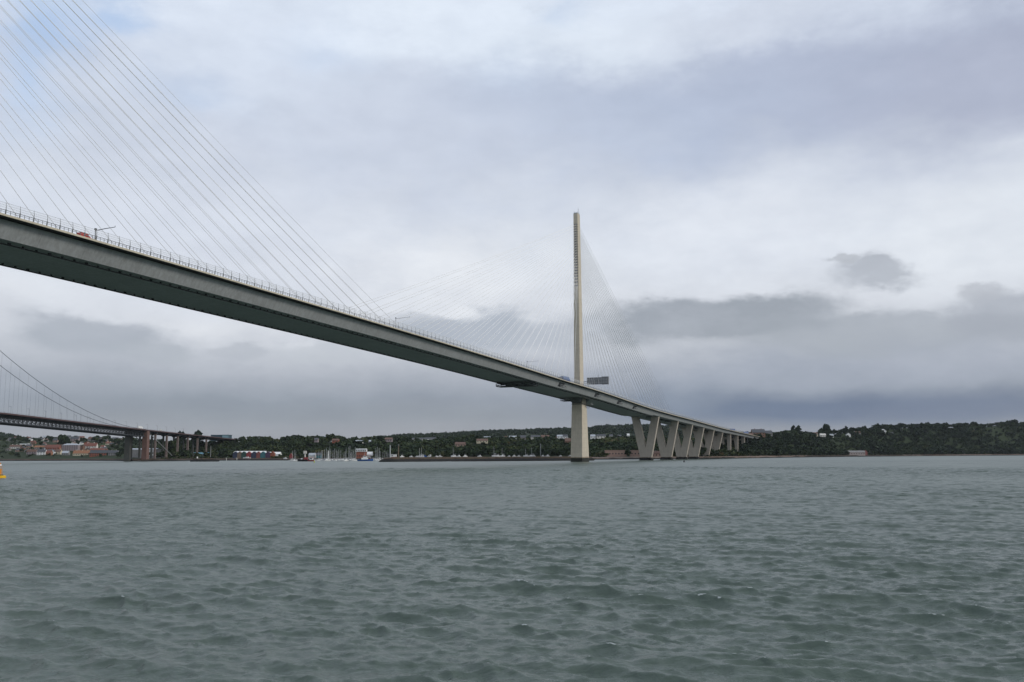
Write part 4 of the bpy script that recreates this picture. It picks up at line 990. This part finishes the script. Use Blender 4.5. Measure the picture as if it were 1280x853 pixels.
# ------------------------------------------------------------------ buoys
def buoy(loc, label):
    b = thing('navigation_buoy', label, 'buoy', loc)
    mb = MB(); mb.tube([(0,0,-.5), (0,0,-.05), (0,0,.62), (0,0,.8)], [1.35, 1.55, 1.55, 1.35], 20); h = mb.build('hull', M['yellow'], b)
    mb = MB(); mb.tube([(0,0,.80), (0,0,1.02)], [.95, .8], 16); mb.build('collar', M['black'], h)
    mb = MB()
    for a in range(4):
        t = a*math.pi/2+.5; mb.tube([(.6*math.cos(t), .6*math.sin(t), 1.0), (.36*math.cos(t), .36*math.sin(t), 3.4)], .06, 6)
    for z, k in ((1.7, .53), (2.5, .45), (3.35, .37)):
        for a in range(4):
            t, u = a*math.pi/2+.5, (a+1)*math.pi/2+.5; mb.tube([(k*math.cos(t), k*math.sin(t), z), (k*math.cos(u), k*math.sin(u), z)], .045, 5)
    mb.tube([(0,0,1.0), (0,0,2.45)], [.42, .34], 10); mb.build('lattice_tower', M['orangebuoy'], b)
    mb = MB(); mb.tube([(0,0,3.35), (0,0,3.5), (0,0,3.8)], [.36, .36, .3], 12); mb.build('lamp_platform', M['white'], b)
    mb = MB(); mb.tube([(0,0,3.8), (0,0,4.1), (0,0,4.2)], [.16, .16, .06], 10); mb.build('lantern', M['orangebuoy'], b)
buoy((lx(.2, 250), 250, .1), 'yellow navigation buoy with orange lattice top at the left edge of the water')
def small_buoy(x, D, m_, label, h):
    b = thing('marker_buoy', label, 'buoy', (lx(x, D), D, 0)); mb = MB(); mb.tube([(0,0,-.3), (0,0,.1), (0,0,.7)], [.5, .75, .6], 12); mb.build('float', m_, b)
    mb = MB(); mb.tube([(0,0,.7), (0,0,h*.55), (0,0,h)], [.5, .32, .1], 8); mb.build('pillar', m_, b)
small_buoy(392.3, 840, M['limebuoy'], 'small lime green buoy off the marina', 2.4)
small_buoy(854.3, 690, M['black'], 'small black buoy before the V piers', 2.2)

# ------------------------------------------------------------------ trees
def crown_arrays(seed, nq, H=10.0, W=8.0, kind='round', q=1.5):
    """leaf-clump quads spread through a few lobes; returns verts, quads, tint"""
    g = np.random.default_rng(seed); lobes = []
    if kind == 'tall':
        for k in range(7): lobes.append((g.normal(0, W*.10), g.normal(0, W*.10), H*(.2+.72*k/6), W*.30*(1-.55*(k/6)**2), H*.13))
    else:
        for k in range(9):
            a = g.uniform(0, 6.28); rr = W*.33*math.sqrt(g.uniform(0, 1)); zc = H*g.uniform(.38, .80)
            lobes.append((rr*math.cos(a), rr*math.sin(a), zc, W*g.uniform(.17, .29), H*g.uniform(.13, .22)))
        lobes.append((0, 0, H*.5, W*.33, H*.3))
    V, T = [], []
    for i in range(nq):
        lo = lobes[g.integers(len(lobes))]; d = g.normal(0, 1, 3); d /= np.linalg.norm(d)
        if d[2] < -.4: d[2] *= -.5
        rr = g.uniform(.72, 1.08); c = np.array([lo[0]+d[0]*lo[3]*rr, lo[1]+d[1]*lo[3]*rr, lo[2]+d[2]*lo[4]*rr])
        n = d+g.normal(0, .55, 3); n /= np.linalg.norm(n); a = np.cross(n, (.3, .2, .9)); a /= np.linalg.norm(a)+1e-6; b = np.cross(n, a)
        s = q*g.uniform(.5, 1.1); e = g.uniform(.6, 1.2)
        V += [c-a*s-b*s*e*.6, c+a*s*.8-b*s*e, c+a*s+b*s*e*.7, c-a*s*.7+b*s*e]; T.append(g.uniform(-.12, .16))
    return np.array(V), np.arange(4*nq).reshape(-1, 4), np.repeat(np.array(T), 4)
def crown_mesh(seed, nq, base, **k):
    v, f, t = crown_arrays(seed, nq, **k); me = np_mesh('crown', v, f, [M['leaf']])
    a = me.attributes.new('tint', 'FLOAT', 'POINT'); a.data.foreach_set('value', (t+base).astype(np.float32)); return me
def trunk_mesh(H, r):
    mb = MB(); mb.tube([(0,0,-2), (.1,0,H*.3), (0,.1,H*.6)], [r, r*.75, r*.3], 7)
    for a in range(4): t = a*1.6; mb.tube([(0,0,H*.34+a*.3), (H*.17*math.cos(t), H*.17*math.sin(t), H*.6)], [r*.4, r*.12], 5)
    o = mb.build('trunk', M['bark']); me = o.data; bpy.data.objects.remove(o); return me
TV = [crown_mesh(s, 420, b, kind=k, W=w, q=q) for s, b, k, w, q in ((1, .30, 'round', 9, .95), (2, .42, 'round', 8, .9), (3, .22, 'round', 9.5, .95), (4, .55, 'round', 7.5, .9), (5, .12, 'tall', 6, .8), (6, .36, 'round', 10, 1.0), (7, .68, 'round', 8, .9))]
TK = trunk_mesh(10, .42)
def tree(X, Y, h, var, label, group=None, wide=1.0, z=None):
    t = thing('tall_conifer' if var == 4 else 'broadleaf_tree', label, 'tree', (X, Y, (g1(X, Y) if z is None else z)), random.uniform(0, 6.28), group); s = h/10.0
    t.scale = (s*wide, s*wide, s)
    for nm, me in (('crown', TV[var]), ('trunk', TK)):
        o = bpy.data.objects.new(nm, me); COL.objects.link(o); o.parent = t
    return t
def free(X, Y, pad=0):
    for fx, fy, w, z0 in footprints:
        if abs(X-fx) < w+pad and -75 < Y-fy < 16:
            if Y > fy-6 or g1(X, Y)+9 > CAMH+(z0+1.0-CAMH)*Y/fy: return False
    return True
# single trees that stand out
def lone(x, ytop, D, h_extra, var, label, wide=1.0):
    X = lx(x, D); zt = hz(ytop, x, D); g = g1(X, D); tree(X, D, max(5, zt-g), var, label, None, wide)
lone(76, 541.3, 2080, 0, 2, 'tall dark tree breaking the skyline above the town', .62)
lone(81.5, 544, 2085, 0, 5, 'shorter dark tree hugging the right of the tall skyline tree', .7)
lone(246, 540.3, 1690, 0, 4, 'lone pointed conifer standing above the suspension bridge deck end', 1.3)
lone(222.3, 540.7, 1780, 0, 4, 'left of two small pointed trees above the suspension deck', .9)
lone(227.3, 541.3, 1785, 0, 4, 'right of two small pointed trees above the suspension deck', .9)
lone(992, 533.0, rd(992, -60), 0, 4, 'pointed dark tree left of pair right of the hilltop houses', 1.1)
lone(998.5, 533.0, rd(998, -60), 0, 4, 'pointed dark tree right of pair right of the hilltop houses', 1.15)
lone(1033.5, 528.2, rd(1033, -60), 0, 2, 'very tall dark tree towering over the right ridge houses', .55)
lone(1026.5, 534.5, rd(1026, -58), 0, 5, 'rounded tree leaning left of the very tall dark tree', .8)
lone(1059, 533.5, rd(1059, -40), 0, 4, 'thin tree on the ridge left of the wide white house', 1.2)
lone(215, 550.3, 1500, 0, 6, 'yellow-green tree between the suspension bridge piers', .9)
lone(784, 561.5, 1256, 0, 2, 'small dark tree in the gap between the two pink stone buildings', .9)
lone(748, 565.3, 1245, 0, 6, 'light green bush right of the tower on the shore', 1.6)
lone(757.5, 566.3, 1243, 0, 3, 'small green bush left end of the pink stone building', 1.5)

GROUPS = [('trees on the wooded hill right of the bridge', 'dark leafy tree in the wood on the right hand hill', (935, 1290), 105, (.02, 1.05)),
          ('trees on the bank behind the marina', 'dark leafy tree on the wooded bank behind the marina', (200, 712), 95, (0, 1.0)),
          ('trees between the bridge piers', 'dark leafy tree on the bank seen past the V-shaped piers', (738, 930), 40, (0, .9)),
          ('trees among the town houses', 'green tree growing among the town houses at left', (-6, 168), 44, (.12, 1.1))]
for gname, lab, (xa, xb), n, (ka, kb) in GROUPS:
    c = 0; tries = 0
    while c < n and tries < 4000:
        tries += 1; x = random.uniform(xa, xb); s0, L = np.interp(x, XT, S0), np.interp(x, XT, LL)
        k = random.uniform(ka, kb) if random.random() < .6 else random.uniform(.8, 1.05)
        D = float(np.interp(x, XS, DS)+s0*.6+L*k); X = lx(x, D)
        if not free(X, D): continue
        var = random.choices([0, 1, 2, 3, 5, 6], [5, 4, 5, 2, 4, 1])[0]
        tree(X, D, random.uniform(8, 14), var, lab, gname, random.uniform(.9, 1.3)); c += 1

# the rest of the woods, which read as one mass
def woodland(name, samples, variants, nq, q):
    arr = [crown_arrays(s, nq, kind='round', W=w, q=q) for s, w in variants]; V, Fq, T = [], [], []; off = 0
    g = np.random.default_rng(9)
    for X, Y, h, b in samples:
        v, f, t = arr[g.integers(len(arr))]; a = g.uniform(0, 6.28); c, s = math.cos(a), math.sin(a); k = h/10; w = k*g.uniform(.9, 1.35)
        V.append(np.stack([(v[:, 0]*c-v[:, 1]*s)*w+X, (v[:, 0]*s+v[:, 1]*c)*w+Y, v[:, 2]*k+float(ground(X, Y))-1], -1)); Fq.append(f+off); off += len(v); T.append(t+b)
    me = np_mesh(name, np.concatenate(V), np.concatenate(Fq), [M['leaf']]); a = me.attributes.new('tint', 'FLOAT', 'POINT'); a.data.foreach_set('value', np.concatenate(T).astype(np.float32))
    o = bpy.data.objects.new(name, me); COL.objects.link(o); tag(o, kind='stuff')
def scatter(xa, xb, ka, kb, n, hr, density=None):
    out = []
    for _ in range(n):
        x = random.uniform(xa, xb); s0, L = np.interp(x, XT, S0), np.interp(x, XT, LL)
        D = float(np.interp(x, XS, DS)+s0*.55+L*random.uniform(ka, kb)); X = lx(x, D)
        if density and random.random() > density(X, D): continue
        if free(X, D): out.append((X, D, random.uniform(*hr)*(1+.28*vnoise(X*1.3+40, D*.6)), .33+.16*vnoise(X*1.6, D*1.3)+random.gauss(0, .10)))
    return out
bank = scatter(196, 940, 0, 1.12, 3300, (7, 13)); print('bank trees', len(bank))
woodland('woodland', bank, [(21, 9), (22, 8), (23, 10), (24, 9)], 110, 1.55)
right = scatter(925, 1420, .0, 1.15, 2900, (8, 15)); print('right trees', len(right))
woodland('woodland', right, [(31, 9), (32, 8), (33, 10), (34, 9)], 110, 1.6)
town = scatter(-140, 200, .10, 1.2, 1500, (4, 9), lambda X, Y: .75 if vnoise(X*1.5, Y) > .0 else .22)
woodland('woodland', town, [(41, 9), (42, 8)], 80, 1.5)
far = []
for it in range(5000):
    x = random.uniform(420, 960) if it < 4200 else random.uniform(-60, 200); D = random.uniform(float(rd(x))+60, 4750); X = lx(x, D)
    if vnoise(X*.5, D*.4) < -.9 or not free(X, D) or (660 < x < 830 and 2050 < D < 2750): continue
    far.append((X, D, random.uniform(9, 15), .25+.1*vnoise(X, D)))
woodland('woodland', far, [(51, 11), (52, 12)], 34, 2.6)
shrub = []
for _ in range(900):
    x = random.choice((random.uniform(905, 1290), random.uniform(738, 935), random.uniform(200, 480))); s = random.uniform(26, 60); D = float(shoreD(x))+s; X = lx(x, D)
    if free(X, D): shrub.append((X, D, random.uniform(1.8, 4.5), random.choice((.3, .5, .75, .95))+random.gauss(0, .08)))
woodland('shore_scrub', shrub, [(61, 14), (62, 12)], 40, 2.0)

# ------------------------------------------------------------------ air
def haze():
    mb = MB(); mb.box(-6600, 6600, -4500, 6800, -16, 236)
    m = bpy.data.materials.new('haze'); m.use_nodes = True; nt = m.node_tree; nt.nodes.clear()
    out = nt.nodes.new('ShaderNodeOutputMaterial'); v = nt.nodes.new('ShaderNodeVolumePrincipled')
    v.inputs['Color'].default_value = (.86, .92, 1, 1); v.inputs['Density'].default_value = 1.6e-5; v.inputs['Anisotropy'].default_value = 0.0
    nt.links.new(v.outputs[0], out.inputs['Volume']); o = mb.build('haze', m); tag(o, kind='stuff')
HAZE = True
if HAZE: haze()

# ------------------------------------------------------------------ sky and light
SUN_AZ, SUN_EL = R(106), R(27)        # azimuth measured from +Y (ahead) towards +X (right)
def build_world():
    w = bpy.data.worlds.new('World'); sc.world = w; w.use_nodes = True; nt = w.node_tree; E.nt = nt; nt.nodes.clear()
    out = nt.nodes.new('ShaderNodeOutputWorld'); bg = nt.nodes.new('ShaderNodeBackground'); bg.inputs[1].default_value = .1
    sky = nt.nodes.new('ShaderNodeTexSky'); sky.sky_type = 'NISHITA'; sky.sun_disc = False; sky.sun_elevation = SUN_EL; sky.sun_rotation = SUN_AZ
    tc = nt.nodes.new('ShaderNodeTexCoord'); d = tc.outputs['Generated']
    sep = nt.nodes.new('ShaderNodeSeparateXYZ'); nt.links.new(d, sep.inputs[0])
    X, Y, Z = (E(sep.outputs[i]) for i in range(3))
    az = E.op('ARCTAN2', X, Y); el = E.op('ARCSINE', E.op('MINIMUM', E.op('MAXIMUM', Z, -1.0), 1.0))
    comb = nt.nodes.new('ShaderNodeCombineXYZ'); nt.links.new(az.v, comb.inputs[0]); nt.links.new((el*2.0).v, comb.inputs[1])
    c = comb.outputs[0]
    n1 = noise(nt, c, 4.5, 6, .6); n2 = noise(nt, vmul(nt, c, (1, 1, 1)), 13.0, 6, .6)
    off = nt.nodes.new('ShaderNodeVectorMath'); off.operation = 'ADD'; nt.links.new(c, off.inputs[0]); off.inputs[1].default_value = (7.3, 2.1, 4)
    n5 = noise(nt, off.outputs[0], 8.0, 7, .62)
    n3 = noise(nt, off.outputs[0], 4.5, 6, .6); n4 = noise(nt, off.outputs[0], 13.0, 6, .6)
    s1 = n1.outputs['Fac']; s2 = n2.outputs['Fac']
    waz = az+(E(s1)-.5)*.16+(E(s2)-.5)*.07; damp = E.op('MINIMUM', el*4.5, 1.0)
    wel = el+((E(n3.outputs['Fac'])-.5)*.12+(E(n4.outputs['Fac'])-.5)*.055)*damp
    def ang(x, y): r = ray(x, y); return math.atan2(r[0], r[1]), math.asin(r[2]/np.linalg.norm(r))
    stops = [(571, (136, 143, 154)), (556, (146, 151, 161)), (540, (148, 153, 163)), (522, (142, 149, 160)), (500, (142, 150, 164)), (468, (168, 174, 186)), (432, (191, 196, 206)),
             (385, (206, 211, 221)), (310, (209, 216, 228)), (215, (198, 206, 221)), (110, (196, 205, 222)), (0, (212, 222, 238))]
    e0 = ang(640, 571)[1]; e1 = ang(640, 0)[1]
    rp = [((ang(640, y)[1]-e0)/(e1-e0)*.62+.02, lin(cc)) for y, cc in stops]+[(.80, lin((205, 214, 230))), (1.0, lin((196, 206, 224)))]
    base = ramp(nt, (wel-e0)/(e1-e0)*.62+.02, rp).outputs[0]
    blobs = [  # photo position, spread, colour, weight
        (1000, 112, 330, 66, (170, 180, 203), .9), (1250, 95, 170, 75, (167, 174, 195), .8), (760, 150, 180, 50, (180, 192, 214), .55), (470, 185, 190, 55, (196, 205, 223), .5),
        (560, 25, 150, 45, (220, 230, 244), .75), (730, 45, 110, 35, (219, 229, 242), .6), (330, 70, 120, 60, (214, 224, 240), .55), (930, 30, 120, 26, (205, 213, 228), .6),
        (560, 340, 120, 55, (225, 229, 236), .75), (910, 285, 150, 55, (219, 225, 236), .75), (1235, 290, 130, 70, (220, 226, 235), .7), (250, 300, 200, 90, (206, 213, 228), .5),
        (60, 350, 120, 30, (214, 219, 228), .6), (300, 400, 130, 20, (214, 218, 226), .6),
        (900, 405, 135, 30, (150, 157, 168), .95, .9), (1090, 425, 190, 26, (157, 164, 175), .8, .9), (1270, 400, 90, 30, (160, 166, 178), .8, .9), (1020, 470, 260, 22, (150, 159, 176), .6), (1200, 455, 160, 18, (162, 169, 184), .5),
        (1000, 512, 190, 17, (100, 115, 141), .95), (1190, 512, 150, 16, (112, 124, 147), .85), (1240, 545, 90, 10, (128, 135, 152), .7), (840, 500, 70, 20, (124, 136, 156), .7), (960, 556, 200, 9, (104, 118, 142), .8),
        (1108, 343, 58, 18, (166, 172, 183), .82, 1.1), (1048, 328, 22, 8, (176, 181, 190), .8, .6), (1250, 370, 40, 12, (178, 183, 193), .8, .8),
        (122, 418, 84, 26, (163, 170, 182), .9, 1.1), (185, 442, 62, 14, (168, 175, 186), .7, 1.1), (305, 437, 36, 11, (176, 182, 193), .8, .8), (400, 434, 60, 14, (184, 190, 200), .7, .8), (590, 412, 80, 28, (168, 176, 189), .95, .7), (540, 398, 50, 15, (174, 181, 193), .6, .8),
        (690, 420, 60, 16, (172, 179, 191), .7), (150, 484, 260, 14, (150, 158, 171), .40), (430, 520, 160, 9, (138, 146, 158), .6), (300, 505, 160, 12, (134, 143, 156), .6)]
    col = base
    for x, y, sx, sy, cc, wgt, *hard in blobs:
        a, e = ang(x, y); sa = sx/F*math.cos(a)**2*1.15; se = sy/F*1.0
        da = (waz-a)/sa; de = (wel-e)/se
        g0 = E.op('EXPONENT', (da*da+de*de)*-1.0)
        if hard:
            t = E.op('MINIMUM', E.op('MAXIMUM', (g0+(E(n5.outputs['Fac'])-.5)*hard[0]-.18)*1.9, 0.0), 1.0); wv = E.op('MINIMUM', t*t*(3.0-t*2.0)*wgt*(E(n2.outputs['Fac'])*1.1+.42), 1.0)
        else: wv = E.op('SMOOTH_MIN', g0*(wgt*1.25), wgt, .1)
        col = mixc(nt, wv, col, lin(cc))
    # fine texture of the cloud
    tex = ramp(nt, s2, [(.25, (.93, .935, .945)), (.75, (1.06, 1.055, 1.045))]).outputs[0]
    col = mixc(nt, 1.0, col, tex, 'MULTIPLY')
    tex = ramp(nt, n4.outputs['Fac'], [(.25, (.965, .967, .97)), (.75, (1.035, 1.035, 1.03))]).outputs[0]
    col = mixc(nt, 1.0, col, tex, 'MULTIPLY')
    # gaps where the clear sky shows through
    hole = None
    for x, y, sx, sy, wgt in ((55, 40, 62, 55, .55), (150, 5, 50, 30, .5), (410, 60, 50, 30, .16), (240, 110, 60, 25, .18), (20, 110, 40, 40, .2), (690, 10, 30, 20, .2), (640, 90, 60, 30, .10)):
        a, e = ang(x, y); da = (waz-a)/(sx/F*math.cos(a)**2); de = (wel-e)/(sy/F)
        hv = E.op('EXPONENT', (da*da+de*de)*-1.0)*wgt; hole = hv if hole is None else hole+hv
    big = mixc(nt, 1.0, col, (10.9, 10.8, 10.6), 'MULTIPLY')
    clear = mixc(nt, 1.0, sky.outputs[0], (2.3, 2.3, 2.3), 'MULTIPLY')
    nt.links.new(mixc(nt, hole+.02, big, clear), bg.inputs[0]); nt.links.new(bg.outputs[0], out.inputs[0])
build_world()
L = bpy.data.lights.new('sun', 'SUN'); L.energy = 1.5; L.angle = R(12); L.color = (1, .94, .85)
so = bpy.data.objects.new('sun', L); COL.objects.link(so)
sd = Vector((math.sin(SUN_AZ)*math.cos(SUN_EL), math.cos(SUN_AZ)*math.cos(SUN_EL), math.sin(SUN_EL)))
so.rotation_euler = sd.to_track_quat('Z', 'Y').to_euler(); so.location = (0, -20, 60)

# ------------------------------------------------------------------ camera and render settings
cam = bpy.data.cameras.new('camera'); cam.sensor_width = 36; cam.lens = F/1280*36; cam.clip_start = .1; cam.clip_end = 30000
co = bpy.data.objects.new('camera', cam); COL.objects.link(co)
co.matrix_world = Matrix.Translation((0, 0, CAMH)) @ Matrix.Rotation(math.pi/2+PITCH, 4, 'X') @ Matrix.Rotation(-ROLL, 4, 'Z')
sc.camera = co
sc.render.engine = 'CYCLES'
sc.cycles.use_denoising = True; sc.cycles.max_bounces = 5; sc.cycles.diffuse_bounces = 2; sc.cycles.glossy_bounces = 3; sc.cycles.volume_bounces = 0; sc.cycles.transparent_max_bounces = 12
sc.cycles.caustics_reflective = False; sc.cycles.caustics_refractive = False
vs = sc.view_settings; vs.view_transform = 'Standard'; vs.look = 'None'; vs.exposure = 0; vs.gamma = 1; vs.use_curve_mapping = False
